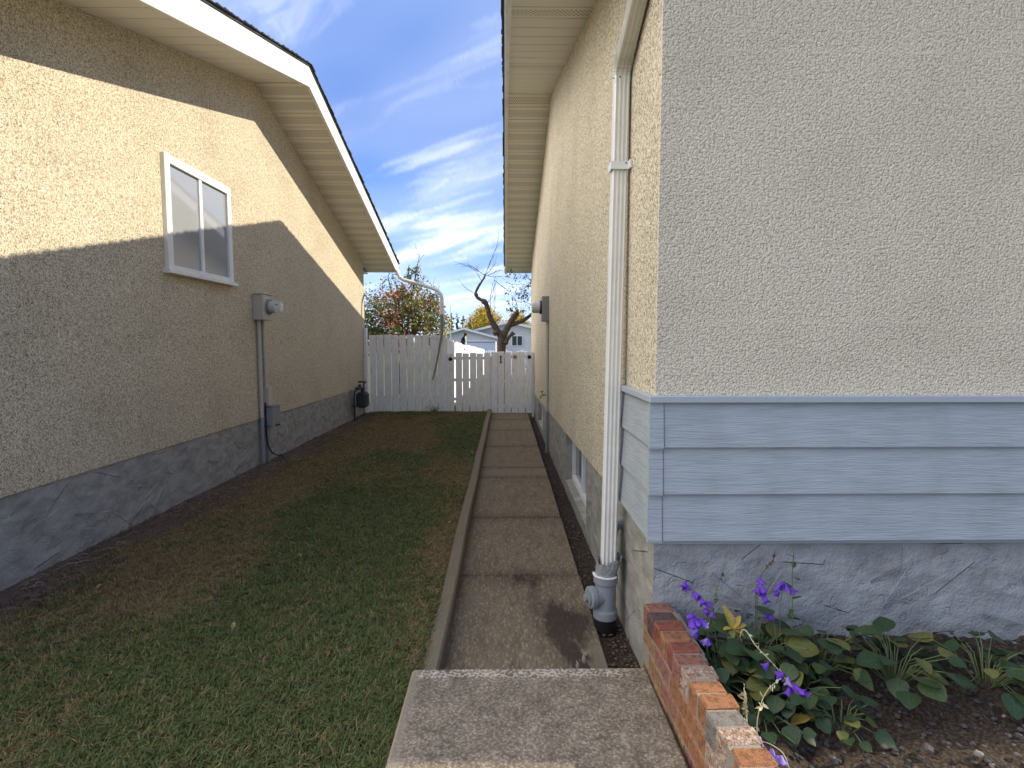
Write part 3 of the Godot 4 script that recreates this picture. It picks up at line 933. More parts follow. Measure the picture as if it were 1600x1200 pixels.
func neighbour_house() -> void:
	var h := thing("neighbour_house", "tan stucco house left of the lawn with white rake board and sun across its gable", "house", Vector3(-7.5, 0, -8.0))
	var rz := -8.0
	var ry := 5.33
	var sb := 0.292
	var sf := 0.272
	var zb := -13.75
	var zf := -2.25
	var q := MB.new()
	q.extrude(PackedVector2Array([Vector2(zf, 0.70), Vector2(zb, 0.66), Vector2(zb, ry - sb * (rz - zb) + 0.1), Vector2(rz, ry + 0.1), Vector2(zf, ry - sf * (zf - rz) + 0.1)]),
		Vector3(-3.45, 0, 0), Vector3(0, 0, 1), Vector3(0, 1, 0), Vector3(-0.2, 0, 0))
	part("side_wall", q, M.neighbour_stucco, h)
	q = MB.new()
	q.box(Vector3(-12, 0.2, zf - 0.2), Vector3(-3.651, 3.8, zf))
	part("front_wall", q, M.neighbour_stucco, h)
	q = MB.new()
	q.box(Vector3(-12, 0.2, zb), Vector3(-3.651, 3.7, zb + 0.2))
	part("back_wall", q, M.neighbour_stucco, h)
	q = boxm(Vector3(-12, -0.5, zb + 0.02), Vector3(-3.462, 0.72, zf - 0.02))
	part("foundation", q, M.parging, h)
	rake_soffit(h, -3.47, 0.73, rz, ry, sb, sf, -14.3, -1.75, 0)
	for dirn in 2:
		var ez := -14.3 if dirn == 0 else -1.75
		var s := sb if dirn == 0 else sf
		var ey := ry - s * absf(ez - rz)
		q = MB.new()
		sloped(q, -2.745, -2.70, rz, ry, ez, ey, -0.055, 0.215, 0.004)
		part("fascia", q, M.white_metal, h)
		q = MB.new()
		sloped(q, -12.2, -2.69, rz, ry, ez, ey, 0.2155, 0.245)
		part("roof_deck", q, M.shingle, h)
		q = MB.new()
		shingles(q, -12.2, -2.665, rz, ry, s, ez + (-0.03 if dirn == 0 else 0.03), 0.246)
		part("shingles", q, M.shingle, h, true)
		var wz := zb if dirn == 0 else zf
		part("eave_soffit", boxm(Vector3(-12.1, ey - 0.02, minf(ez, wz)), Vector3(-3.48, ey + 0.01, maxf(ez, wz))), M.soffit, h)
		q = MB.new()
		var g := -1.0 if dirn == 0 else 1.0
		q.extrude(PackedVector2Array([Vector2(0, 0.03), Vector2(0.07, 0.03), Vector2(0.09, 0.07), Vector2(0.115, 0.12), Vector2(0.115, 0.15), Vector2(0.10, 0.15), Vector2(0.10, 0.12), Vector2(0.06, 0.05), Vector2(0.012, 0.05), Vector2(0.012, 0.17), Vector2(0, 0.17)]),
			Vector3(-12.1, ey, ez), Vector3(0, 0, g), Vector3(0, 1, 0), Vector3(9.43, 0, 0))
		part("gutter", q, M.white_metal, h)
	# window with casing
	q = MB.new()
	var z0 := -7.10
	var z1 := -5.75
	var y0 := 2.50
	var y1 := 3.66
	q.box(Vector3(-3.46, y0, z0), Vector3(-3.405, y1, z0 + 0.09), 0.004)
	q.box(Vector3(-3.46, y0, z1 - 0.09), Vector3(-3.405, y1, z1), 0.004)
	q.box(Vector3(-3.46, y1 - 0.09, z0 + 0.09), Vector3(-3.407, y1, z1 - 0.09), 0.004)
	q.box(Vector3(-3.46, y0, z0 + 0.09), Vector3(-3.407, y0 + 0.05, z1 - 0.09), 0.004)
	q.box(Vector3(-3.46, y0 + 0.05, (z0 + z1) / 2 - 0.03), Vector3(-3.415, y1 - 0.09, (z0 + z1) / 2 + 0.03), 0.004)
	var w := part("window", q, M.white_metal, h)
	for k in 2:
		var za := z0 + 0.09 if k == 0 else (z0 + z1) / 2 + 0.03
		var zc := (z0 + z1) / 2 - 0.03 if k == 0 else z1 - 0.09
		part("pane", boxm(Vector3(-3.445, y0 + 0.05, za), Vector3(-3.435, y1 - 0.09, zc)), M.curtain_glass, w)
	part("sill", boxm(Vector3(-3.46, y0 - 0.045, z0 - 0.04), Vector3(-3.37, y0 - 0.002, z1 + 0.04), 0.005), M.white_metal, w)
	# the downspout that swings from the corner of the eave across the fence
	var sec := rect_section(0.095, 0.06, 2, 0.004)
	q = MB.new()
	var pts := [Vector3(-2.70, 3.58, -14.12), Vector3(-2.62, 3.43, -13.80), Vector3(-2.54, 3.31, -13.62), Vector3(-2.44, 3.245, -13.58), Vector3(-2.12, 3.165, -13.58), Vector3(-1.74, 3.045, -13.58), Vector3(-1.62, 2.985, -13.58), Vector3(-1.555, 2.90, -13.58), Vector3(-1.53, 2.80, -13.58), Vector3(-1.53, 2.42, -13.58)]
	q.tube(pts, [0.045, 0.045, 0.045, 0.043, 0.043, 0.043, 0.046, 0.048, 0.050, 0.050], 10)
	var d := part("downspout", q, M.white_metal, h)
	q = MB.new()
	q.tube([Vector3(-1.53, 2.43, -13.58), Vector3(-1.528, 2.1, -13.58), Vector3(-1.545, 1.88, -13.58), Vector3(-1.585, 1.68, -13.58), Vector3(-1.655, 1.32, -13.585), Vector3(-1.73, 1.0, -13.60), Vector3(-1.775, 0.83, -13.62)], [0.047, 0.044, 0.038, 0.030, 0.022, 0.019, 0.017], 8)
	part("bent_tail", q, M.meter_grey, d)

func meters() -> void:
	# left wall
	var t := thing("electric_meter", "beige electricity meter with two conduits on the shaded tan wall at left", "electric meter", Vector3(-3.45, 0, -7.85))
	part("box", boxm(Vector3(-3.45, 2.06, -7.98), Vector3(-3.30, 2.41, -7.68), 0.008), M.meter_beige, t)
	part("lid", boxm(Vector3(-3.44, 2.41, -7.995), Vector3(-3.285, 2.422, -7.665), 0.003), M.meter_beige, t)
	var q := MB.new()
	q.lathe([Vector2(0.105, 0.0), Vector2(0.105, 0.035), Vector2(0.092, 0.04)], Vector3(-3.30, 2.245, -7.84), Vector3(1, 0, 0), 20)
	part("ring", q, M.meter_grey, t)
	q = MB.new()
	q.lathe([Vector2(0.080, 0.0), Vector2(0.080, 0.10), Vector2(0.0, 0.102)], Vector3(-3.29, 2.245, -7.84), Vector3(1, 0, 0), 20)
	part("dial", q, M.meter_dial, t)
	q = MB.new()
	q.lathe([Vector2(0.090, 0.0), Vector2(0.088, 0.10), Vector2(0.082, 0.135), Vector2(0.06, 0.148), Vector2(0.0, 0.15)], Vector3(-3.26, 2.245, -7.84), Vector3(1, 0, 0), 24)
	part("glass_cover", q, M.meter_glass, t)
	q = MB.new()
	for k in 5:
		q.box(Vector3(-3.1875, 2.268, -7.885 + k * 0.018), Vector3(-3.186, 2.286, -7.874 + k * 0.018))
	q.box(Vector3(-3.1875, 2.20, -7.88), Vector3(-3.186, 2.208, -7.80))
	part("register_marks", q, M.black_rubber, t, true)
	q = MB.new()
	q.tube([Vector3(-3.415, 0.70, -7.78), Vector3(-3.415, 2.065, -7.78)], [0.026, 0.026], 10)
	part("conduit", q, M.meter_beige, t)
	q = MB.new()
	q.tube([Vector3(-3.415, -0.02, -7.78), Vector3(-3.415, 0.70, -7.78)], [0.0265, 0.0265], 10)
	part("conduit", q, M.grey_plastic, t)
	q = MB.new()
	q.tube([Vector3(-3.415, 1.10, -7.95), Vector3(-3.415, 2.065, -7.92)], [0.024, 0.024], 10)
	q.lathe([Vector2(0.03, 0), Vector2(0.03, 0.03)], Vector3(-3.415, 1.11, -7.95), Vector3.UP, 10)
	part("conduit", q, M.meter_beige, t)
	part("fuse_box", boxm(Vector3(-3.45, 0.85, -8.03), Vector3(-3.36, 1.12, -7.90), 0.006), M.meter_beige, t)
	part("junction_box", boxm(Vector3(-3.45, 0.56, -8.16), Vector3(-3.31, 0.83, -7.90), 0.006), M.grey_plastic, t)
	part("junction_lid", boxm(Vector3(-3.45, 0.83, -8.17), Vector3(-3.30, 0.838, -7.89), 0.002), M.grey_plastic, t)
	q = MB.new()
	q.tube([Vector3(-3.415, -0.02, -7.96), Vector3(-3.415, 0.57, -7.96)], [0.025, 0.025], 10)
	part("conduit", q, M.grey_plastic, t)
	q = MB.new()
	q.tube([Vector3(-3.36, 0.57, -8.08), Vector3(-3.35, 0.545, -8.10), Vector3(-3.345, 0.54, -8.2)], [0.014, 0.014, 0.012], 6)
	part("clamp", q, M.black_rubber, t)
	q = MB.new()
	q.tube([Vector3(-3.40, 0.90, -7.88), Vector3(-3.40, 0.80, -7.87), Vector3(-3.40, 0.45, -7.875), Vector3(-3.395, 0.28, -7.90), Vector3(-3.38, 0.16, -7.99), Vector3(-3.36, 0.10, -8.10), Vector3(-3.34, 0.08, -8.2), Vector3(-3.33, 0.03, -8.3)], [0.009, 0.009, 0.009, 0.009, 0.009, 0.009, 0.009, 0.009], 6)
	part("cable", q, M.black_rubber, t)
	# gas meter at the far corner
	t = thing("gas_meter", "dark gas meter with regulator and pipes low on the left wall by the fence", "gas meter", Vector3(-3.4, 0, -12.6))
	q = MB.new()
	q.box(Vector3(-3.36, 0.27, -12.78), Vector3(-3.12, 0.62, -12.46), 0.05)
	part("body", q, M.dark_iron, t)
	q = MB.new()
	q.lathe([Vector2(0.0, 0.0), Vector2(0.06, 0.0), Vector2(0.125, 0.02), Vector2(0.125, 0.035), Vector2(0.06, 0.06), Vector2(0.035, 0.065), Vector2(0.035, 0.11), Vector2(0.0, 0.115)], Vector3(-3.24, 0.70, -12.38), Vector3(0.0, 1, 0), 16)
	part("regulator", q, M.dark_iron, t)
	q = MB.new()
	q.tube([Vector3(-3.33, -0.1, -12.25), Vector3(-3.33, 0.55, -12.25), Vector3(-3.32, 0.68, -12.27), Vector3(-3.24, 0.72, -12.36)], [0.02, 0.02, 0.02, 0.022], 8)
	q.tube([Vector3(-3.24, 0.72, -12.40), Vector3(-3.24, 0.72, -12.55), Vector3(-3.24, 0.60, -12.55)], [0.02, 0.022, 0.022], 8)
	part("inlet_pipe", q, M.dark_iron, t)
	q = MB.new()
	q.tube([Vector3(-3.24, 0.60, -12.70), Vector3(-3.24, 0.74, -12.71), Vector3(-3.25, 0.80, -12.78), Vector3(-3.25, 0.82, -12.95), Vector3(-3.30, 0.82, -13.05), Vector3(-3.46, 0.82, -13.06)], [0.022, 0.022, 0.022, 0.022, 0.022, 0.022], 8)
	part("outlet_pipe", q, M.dark_iron, t)
	q = MB.new()
	q.lathe([Vector2(0.035, 0), Vector2(0.035, 0.05)], Vector3(-3.33, 0.30, -12.25), Vector3.UP, 8)
	q.box(Vector3(-3.345, 0.36, -12.20), Vector3(-3.315, 0.375, -12.13))
	part("valve", q, M.dark_iron, t)
	# right wall
	t = thing("electric_meter", "grey electricity meter box with one long conduit on the shaded cream wall at right", "electric meter", Vector3(0.73, 0, -9.35))
	part("box", boxm(Vector3(0.615, 2.10, -9.50), Vector3(0.735, 2.51, -9.20), 0.006), M.meter_grey, t)
	q = MB.new()
	q.lathe([Vector2(0.112, 0.0), Vector2(0.112, 0.03), Vector2(0.098, 0.035)], Vector3(0.615, 2.335, -9.35), Vector3(-1, 0, 0), 20)
	part("ring", q, M.dark_iron, t)
	q = MB.new()
	q.lathe([Vector2(0.096, 0.0), Vector2(0.094, 0.11), Vector2(0.085, 0.135), Vector2(0.0, 0.14)], Vector3(0.59, 2.335, -9.35), Vector3(-1, 0, 0), 24)
	part("meter", q, M.meter_dial, t)
	q = MB.new()
	q.tube([Vector3(0.705, 0.60, -9.26), Vector3(0.705, 2.11, -9.26)], [0.026, 0.026], 10)
	part("conduit", q, M.meter_beige, t)
	q = MB.new()
	q.tube([Vector3(0.705, -0.22, -9.26), Vector3(0.705, 0.60, -9.26)], [0.027, 0.027], 10)
	part("conduit", q, M.grey_plastic, t)
	t = thing("garden_tap", "small brass garden tap on the cream wall beside the grey conduit", "tap", Vector3(0.73, 0.82, -9.8))
	q = MB.new()
	q.tube([Vector3(0.735, 0.82, -9.8), Vector3(0.66, 0.82, -9.8), Vector3(0.63, 0.80, -9.8), Vector3(0.625, 0.755, -9.8)], [0.016, 0.018, 0.016, 0.014], 8)
	part("spout", q, M.brass, t)
	q = MB.new()
	q.tube([Vector3(0.665, 0.83, -9.8), Vector3(0.655, 0.875, -9.8)], [0.008, 0.008], 6)
	q.lathe([Vector2(0.0, 0), Vector2(0.03, 0.0), Vector2(0.034, 0.005), Vector2(0.03, 0.01), Vector2(0, 0.01)], Vector3(0.655, 0.872, -9.8), Vector3(-0.2, 1, 0).normalized(), 10)
	part("handle", q, M.dark_iron, t)
	# drain standpipe under the near downspout
	t = thing("drain_standpipe", "grey plastic drain tee with clean-out plug under the cream downspout", "drain pipe", Vector3(0.622, 0, -3.33))
	var c := Vector3(0.622, 0, -3.33)
	q = MB.new()
	q.lathe([Vector2(0.064, 0.10), Vector2(0.064, 0.29)], c, Vector3.UP, 28)
	q.lathe([Vector2(0.064, 0.272), Vector2(0.072, 0.274), Vector2(0.074, 0.28), Vector2(0.074, 0.322), Vector2(0.070, 0.326), Vector2(0.055, 0.326)], c, Vector3.UP, 28)
	q.lathe([Vector2(0.060, 0.050), Vector2(0.072, 0.052), Vector2(0.074, 0.058), Vector2(0.074, 0.098), Vector2(0.070, 0.106), Vector2(0.064, 0.112)], c, Vector3.UP, 28)
	q.lathe([Vector2(0.058, 0.0), Vector2(0.058, 0.075), Vector2(0.066, 0.078), Vector2(0.066, 0.108), Vector2(0.060, 0.112), Vector2(0.0, 0.112)], c + Vector3(0, 0.19, 0), Vector3(-0.96, 0, 0.28).normalized(), 24)
	part("tee", q, M.grey_plastic, t)
	q = MB.new()
	var ax := Vector3(-0.96, 0, 0.28).normalized()
	q.lathe([Vector2(0.046, 0.112), Vector2(0.046, 0.122), Vector2(0.0, 0.124)], c + Vector3(0, 0.19, 0), ax, 20)
	q.lathe([Vector2(0.026, 0.122), Vector2(0.024, 0.142), Vector2(0.0, 0.142)], c + Vector3(0, 0.19, 0), ax, 6)
	part("plug", q, M.meter_grey, t)
	q = MB.new()
	q.lathe([Vector2(0.069, -0.10), Vector2(0.069, 0.049)], c, Vector3.UP, 24)
	part("rubber_coupling", q, M.black_rubber, t)
	# crumpled tape sleeve from the square pipe to the round tee
	q = MB.new()
	var rows := []
	for r in 7:
		var row := PackedVector3Array()
		var k := r / 6.0
		for j in 28:
			var an := TAU * j / 28
			var sq := 1.0 / maxf(absf(cos(an)), absf(sin(an)))
			var rad := lerpf(0.068, 0.060 * minf(sq, 1.3), k) * (1.0 + rng.randf_range(-0.035, 0.035)) + 0.020 * k * k * (1.0 if cos(an) > 0.3 else 0.2)
			row.append(c + Vector3(0.012 * k, 0.318 + 0.105 * k + (rng.randf_range(-0.022, 0.012) if r == 6 else 0.0) + 0.03 * k * k * maxf(cos(an), 0.0), 0) + Vector3(cos(an) * rad, 0, sin(an) * rad))
		rows.append(row)
	q.sheet(rows, true, -1.0)
	part("tape_sleeve", q, M.tape, t)
	q = MB.new()
	for j in 14:
		var an := TAU * (0.12 + j * 0.034)
		var hh := rng.randf_range(0.002, 0.012)
		q.box(c + Vector3(cos(an) * 0.068 - 0.011, 0.320, sin(an) * 0.068 - 0.011), c + Vector3(cos(an) * 0.068 + 0.011, 0.322 + hh, sin(an) * 0.068 + 0.011), minf(0.003, hh * 0.5))
	part("caulk", q, M.putty, t, true)
	q = MB.new()
	q.tube([Vector3(0.668, 0.30, -3.42), Vector3(0.672, 0.48, -3.43), Vector3(0.682, 0.56, -3.435), Vector3(0.705, 0.605, -3.44), Vector3(0.76, 0.62, -3.44)], [0.036, 0.036, 0.036, 0.036, 0.036], 12)
	q.lathe([Vector2(0.040, 0), Vector2(0.040, 0.02)], Vector3(0.672, 0.47, -3.43), Vector3.UP, 12)
	part("wall_outlet", q, M.grey_plastic, t)

# ---------------------------------------------------------------- fences
func board_mesh(w: float, h: float, t: float, r: RandomNumberGenerator, dog := 0.0) -> ArrayMesh:
	var q := MB.new()
	var a := r.randf_range(-0.004, 0.004)
	q.hexa([Vector3(-w / 2, r.randf_range(-0.01, 0.012), -t / 2), Vector3(w / 2, r.randf_range(-0.01, 0.012), -t / 2), Vector3(w / 2, 0, t / 2), Vector3(-w / 2, 0, t / 2),
		Vector3(-w / 2 + a, h, -t / 2), Vector3(w / 2 + a, h + r.randf_range(-0.006, 0.006), -t / 2), Vector3(w / 2 + a, h, t / 2), Vector3(-w / 2 + a, h, t / 2)], 0.004)
	return q.mesh()

func px(u: float, z: float) -> float:
	return (u - 789.0) / 867.0 * z

func fences() -> void:
	var z := 13.75
	# tall panel from the left house to the post
	var f := thing("tall_fence", "tall white board fence panel between the left house corner and the low gate", "fence", Vector3(-2.4, 0, -z))
	var ms := []
	for k in 4:
		ms.append(board_mesh(0.167, 1.89, 0.022, rng))
	for k in 10:
		var u := 582.8 + k * 11.85
		piece("board", ms[k % 4], f, Transform3D(Basis(Vector3.BACK, rng.randf_range(-0.004, 0.004)), Vector3(px(u, z) + 2.4, 0.035 + rng.randf_range(-0.012, 0.012), rng.randf_range(-0.003, 0.003))), M.fence_paint)
	for y in [0.35, 1.55]:
		part("rail", boxm(Vector3(-3.40, y, -z - 0.055), Vector3(-1.47, y + 0.09, -z - 0.014), 0.004), M.fence_paint, f)
	part("post", boxm(Vector3(-3.445, -0.1, -13.74), Vector3(-3.375, 2.10, -13.60), 0.006), M.fence_paint, f)
	part("post", boxm(Vector3(-1.515, -0.1, -13.87), Vector3(-1.425, 1.86, -13.78), 0.006), M.fence_paint, f)
	# low panel
	f = thing("low_fence", "low white board fence panel between the tall fence and the gate", "fence", Vector3(-0.9, 0, -z))
	ms = []
	for k in 4:
		ms.append(board_mesh(0.156, 1.46, 0.022, rng))
	for k in 6:
		var u: float = [704.2, 717.0, 728.0, 739.2, 750.0, 761.0][k]
		piece("board", ms[k % 4], f, Transform3D(Basis(Vector3.BACK, rng.randf_range(-0.006, 0.006)), Vector3(px(u, z) + 0.9, 0.02 + rng.randf_range(-0.012, 0.012), rng.randf_range(-0.003, 0.003))), M.fence_paint)
	for y in [0.30, 0.78, 1.32]:
		part("rail", boxm(Vector3(-1.43, y, -z - 0.055), Vector3(-0.36, y + 0.07, -z - 0.014), 0.004), M.fence_paint, f)
	part("post", boxm(Vector3(-1.425, -0.1, -13.80), Vector3(-1.40, 1.47, -13.70), 0.004), M.fence_paint, f)
	part("post", boxm(Vector3(-0.37, -0.1, -13.86), Vector3(-0.30, 1.40, -13.77), 0.004), M.fence_paint, f)
	var kn := func(x: float, y: float, m: Material, par: Node3D) -> void:
		var q := MB.new()
		q.lathe([Vector2(0.045, 0.0), Vector2(0.048, 0.01), Vector2(0.040, 0.022), Vector2(0.022, 0.028), Vector2(0.0, 0.028)], Vector3(x, y, -z + 0.0125), Vector3(0, 0, 1), 16)
		part("round_cap", q, m, par)
	kn.call(px(704.2, z), 1.335, M.black_rubber, f)
	# gate over the walk
	var g := thing("garden_gate", "white board gate closing the far end of the walk with a black strap hinge", "gate", Vector3(0.17, 0, -z))
	ms = []
	for k in 3:
		ms.append(board_mesh(0.157, 1.52, 0.022, rng))
	for k in 6:
		var u: float = [772.3, 783.0, 793.6, 804.6, 815.4, 826.8][k]
		var h := 0.0
		piece("board", ms[k % 3], g, Transform3D(Basis(Vector3.BACK, rng.randf_range(-0.004, 0.004)), Vector3(px(u, z) - 0.17, -0.012 + rng.randf_range(-0.008, 0.008), rng.randf_range(-0.003, 0.003))), M.fence_paint)
	for y in [0.12, 0.74, 1.36]:
		part("rail", boxm(Vector3(-0.33, y, -z - 0.055), Vector3(0.67, y + 0.08, -z - 0.014), 0.004), M.fence_paint, g)
	var q := MB.new()
	q.box(Vector3(-0.117, 1.245, -z + 0.0125), Vector3(-0.090, 1.40, -z + 0.019), 0.002)
	q.box(Vector3(-0.131, 1.385, -z + 0.0125), Vector3(-0.076, 1.41, -z + 0.021), 0.002)
	q.box(Vector3(-0.131, 1.238, -z + 0.0125), Vector3(-0.076, 1.262, -z + 0.021), 0.002)
	part("strap_hinge", q, M.black_metal, g)
	kn.call(px(804.5, z), 1.39, M.meter_grey, g)
	kn.call(px(827.0, z), 1.385, M.black_rubber, g)
	part("gate_post", boxm(Vector3(0.672, -0.25, -13.86), Vector3(0.728, 1.50, -13.76), 0.004), M.fence_paint, g)
	# fence that runs back along the yard, stepping down with the ground
	f = thing("side_fence", "white board fence running back along the sunny yard behind the tall panel", "fence", Vector3(-1.47, 0, -24))
	ms = []
	for k in 5:
		var b := board_mesh(0.155, 1.74, 0.02, rng)
		ms.append(b)
	var zz := 13.98
	var k := 0
	while zz < 40.0:
		var top := 1.90 - (zz - 13.9) * 0.09 if zz < 15.2 else 1.76 - (zz - 15.2) * 0.0235
		top += 0.03 * (int((zz - 14.0) / 2.4) % 2) + rng.randf_range(-0.012, 0.012)
		piece("board", ms[k % 5], f, Transform3D(Basis(Vector3.UP, PI / 2), Vector3(0.0, top - 1.74, -zz + 24.0)), M.fence_paint)
		zz += 0.172
		k += 1
	for i in 11:
		var a := 14.0 + i * 2.4
		var top := 1.76 - (a - 15.2) * 0.0235
		for y in [-0.25, -1.35]:
			part("rail", boxm(Vector3(-1.515, top + y, -a - 2.38), Vector3(-1.482, top + y + 0.08, -a), 0.003), M.fence_paint, f)
		part("post", boxm(Vector3(-1.61, top - 1.9, -a - 0.09), Vector3(-1.517, top + 0.06, -a), 0.004), M.fence_paint, f)
	# far cross fence
	f = thing("lane_fence", "low white picket fence in front of the far garage, seen over the gate", "fence", Vector3(1.0, -0.4, -36))
	var pm := board_mesh(0.10, 1.55, 0.02, rng)
	for i in 44:
		piece("picket", pm, f, Transform3D(Basis(), Vector3(-2.2 + i * 0.145, 0.0 + 0.05 * sin(i * 0.9) + rng.randf_range(-0.02, 0.02), 0)), M.fence_paint)
	for y in [0.35, 1.2]:
		part("rail", boxm(Vector3(-1.3, -0.4 + y, -36.06), Vector3(5.2, -0.4 + y + 0.09, -36.012)), M.fence_paint, f)

# ---------------------------------------------------------------- ground, walk and lawn
func lawn_y(x: float, z: float) -> float:
	return lerpf(0.085, 0.02, clampf((-z - 3.0) / 10.7, 0.0, 1.0)) - 0.03 * clampf((-3.1 - x) / 0.35, 0, 1)

var gn := FastNoiseLite.new()
# 0 dry .. 1 green, -1 bare
func green_at(x: float, z: float) -> float:
	var s := 0.08 + 0.70 * gn.get_noise_2d(x * 1.5, z * 0.75) + 0.35 * gn.get_noise_2d(x * 7.0 + 40.0, z * 4.0)
	for b in [[-0.95, -2.6, 1.1, 0.9, 0.8], [-1.05, -4.3, 0.55, 1.3, 0.55], [-1.95, -5.2, 0.55, 0.9, 0.75], [-1.78, -7.9, 0.5, 0.8, 0.6], [-0.85, -10.3, 0.42, 1.4, 1.0], [-1.0, -6.0, 0.5, 0.8, 0.5], [-2.2, -13.4, 1.2, 0.3, 0.6],
		[-0.55, -4.9, 0.22, 1.5, -0.7], [-2.3, -3.9, 0.5, 0.9, -0.5], [-1.4, -9.6, 0.5, 1.3, -0.6], [-0.85, -7.0, 0.35, 0.5, -0.5], [-2.75, -6.8, 0.65, 3.2, -0.8], [-2.2, -11.0, 0.8, 1.6, -0.6]]:
		var dx: float = (x - b[0]) / b[2]
		var dz: float = (z - b[1]) / b[3]
		s += b[4] * exp(-dx * dx - dz * dz)
	return clampf(0.5 + s, 0.0, 1.0)

func bare_at(x: float, z: float) -> float:
	return clampf((-2.90 - x + 0.30 * gn.get_noise_2d(x * 3.0, z * 1.2)) / 0.22, 0.0, 1.0) * clampf((z + 13.6) / 1.2, 0, 1)

func ground() -> void:
	gn.seed = 17
	gn.frequency = 0.8
	gn.fractal_octaves = 3
	# the land as one sheet
	var q := MB.new()
	var rows := []
	for p in [[90, -0.06], [0.2, -0.06], [-1.2, -0.06], [-2.6, -0.45], [-13.5, -0.45], [-13.82, -0.03], [-20, -0.16], [-50, -0.72], [-120, -0.75], [-500, -0.75]]:
		rows.append(PackedVector3Array([Vector3(-400, p[1], p[0]), Vector3(-30, p[1], p[0]), Vector3(30, p[1], p[0]), Vector3(400, p[1], p[0])]))
	q.sheet(rows, false, 1.0)
	struct("ground", q, M.yard_ground)
	# lawn sheet with the colour of thatch and soil between the blades
	q = MB.new()
	rows = []
	for r in 76:
		var z := 3.0 - r * 16.74 / 75.0
		var row := PackedVector3Array()
		for k in 19:
			var x := lerpf(-3.47, -0.432, k / 18.0)
			row.append(Vector3(x, lawn_y(x, z) + 0.008 * gn.get_noise_2d(x * 6, z * 6), z))
		rows.append(row)
	q.sheet(rows, false, 1.0)
	for k in q.v.size():
		var p := q.v[k]
		var g := green_at(p.x, p.z)
		var c := Color(0.090, 0.060, 0.030).lerp(Color(0.034, 0.038, 0.014), g)
		c = c.lerp(Color(0.125, 0.083, 0.068), bare_at(p.x, p.z))
		q.col[k] = c
	struct("lawn", q, M.turf)
	# blades
	var tuft := []
	for t in 3:
		var b := MB.new()
		for k in 7:
			var a := rng.randf() * TAU
			var d := Vector3(cos(a), 0, sin(a))
			var s := Vector3(-d.z, 0, d.x)
			var o := Vector3(rng.randf_range(-0.016, 0.016), -0.004, rng.randf_range(-0.016, 0.016))
			var h := rng.randf_range(0.018, 0.042)
			var lean := rng.randf_range(0.008, 0.042)
			var w := rng.randf_range(0.0011, 0.0019)
			var m := o + Vector3(0, h * 0.62, 0) + d * lean * 0.35
			var e := o + Vector3(0, h * rng.randf_range(0.75, 1.0), 0) + d * lean
			var nn := (Vector3.UP * 0.6 + d * 0.5 + s * rng.randf_range(-0.5, 0.5)).normalized()
			b.tint = Color(1, 1, 1).lerp(Color(1.5, 1.35, 0.9), rng.randf() * 0.7)
			b.poly([o - s * w, o + s * w, m + s * w * 0.9, m - s * w * 0.9], nn)
			b.poly([m - s * w * 0.9, m + s * w * 0.9, e], nn)
		tuft.append(b.mesh(Vector3.ZERO, M.grass_blades))
	var mms := []
	for t in 3:
		mms.append([[], []])
	var bands := [[0.4, 5.0, 3300], [-0.0, 0.0, 0]]
	var z := -1.7
	while z > -13.72:
		var dz := 0.04
		var dens := 5200.0 if z > -3.6 else (3600.0 if z > -5.5 else (2300.0 if z > -8.5 else 1500.0))
		var n := int(dens * dz * 3.02)
		for k in n:
			var x := rng.randf_range(-3.45, -0.412)
			var zz := z - rng.randf() * dz
			if x < -0.9 - 0.9 * (-zz) * 1.05:   # far outside the view to the left
				continue
			var g := green_at(x, zz)
			var bare := bare_at(x, zz)
			if rng.randf() < bare * 0.82:
				continue
			var fleck := rng.randf()
			var green := Color(0.070, 0.095, 0.026).lerp(Color(0.160, 0.180, 0.058), rng.randf())
			var dry := Color(0.20, 0.135, 0.058).lerp(Color(0.37, 0.265, 0.125), rng.randf())
			var c := dry if fleck > clampf(g * 1.1 - 0.10, 0.05, 0.90) else green
			c = c.lerp(Color(0.13, 0.095, 0.07), bare * 0.7)
			var sc := rng.randf_range(0.75, 1.25) * (0.72 + 0.5 * g)
			var e := rng.randi() % 3
			var edge := clampf((-0.42 - x) / 0.05, 0.0, 1.0)
			sc *= 0.6 + 0.4 * edge
			mms[e][0].append(Transform3D(Basis(Vector3.UP, rng.randf() * TAU).scaled(Vector3(sc * 1.15, sc, sc * 1.15)), Vector3(x, lawn_y(x, zz), zz)))
			mms[e][1].append(c)
		z -= dz
	for t in 3:
		var mm := MultiMesh.new()
		mm.transform_format = MultiMesh.TRANSFORM_3D
		mm.use_colors = true
		mm.instance_count = mms[t][0].size()
		mm.mesh = tuft[t]
		for k in mms[t][0].size():
			mm.set_instance_transform(k, mms[t][0][k])
			mm.set_instance_color(k, mms[t][1][k])
		var o := MultiMeshInstance3D.new()
		o.name = numbered("grass")
		o.multimesh = mm
		o.material_override = M.grass_blades
		add_child(o, true)
		o.set_meta("kind", "stuff")
		o.set_meta("label", ["short mixed green and dry grass of the lawn", "finer green and tan grass blades across the lawn", "longer grass blades scattered over the lawn"][t])
		o.set_meta("category", "grass")
	# dry stems and roots on the bare strip under the left wall
	q = MB.new()
	for k in 520:
		var zz := -rng.randf_range(3.0, 13.4)
		var x := -3.45 + absf(rng.randfn(0.0, 0.26))
		if x > -2.7:
			continue
		var a := rng.randf() * PI + rng.randf_range(-0.3, 0.3)
		var l := rng.randf_range(0.04, 0.26) * (0.5 if rng.randf() < 0.6 else 1.0)
		var d := Vector3(cos(a), 0, sin(a))
		var o := Vector3(x, lawn_y(x, zz) + rng.randf_range(0.006, 0.02), zz)
		if o.x - l * absf(d.x) < -3.44:
			continue
		q.tint = Color(0.20, 0.135, 0.10).lerp(Color(0.46, 0.36, 0.28), rng.randf() * rng.randf())
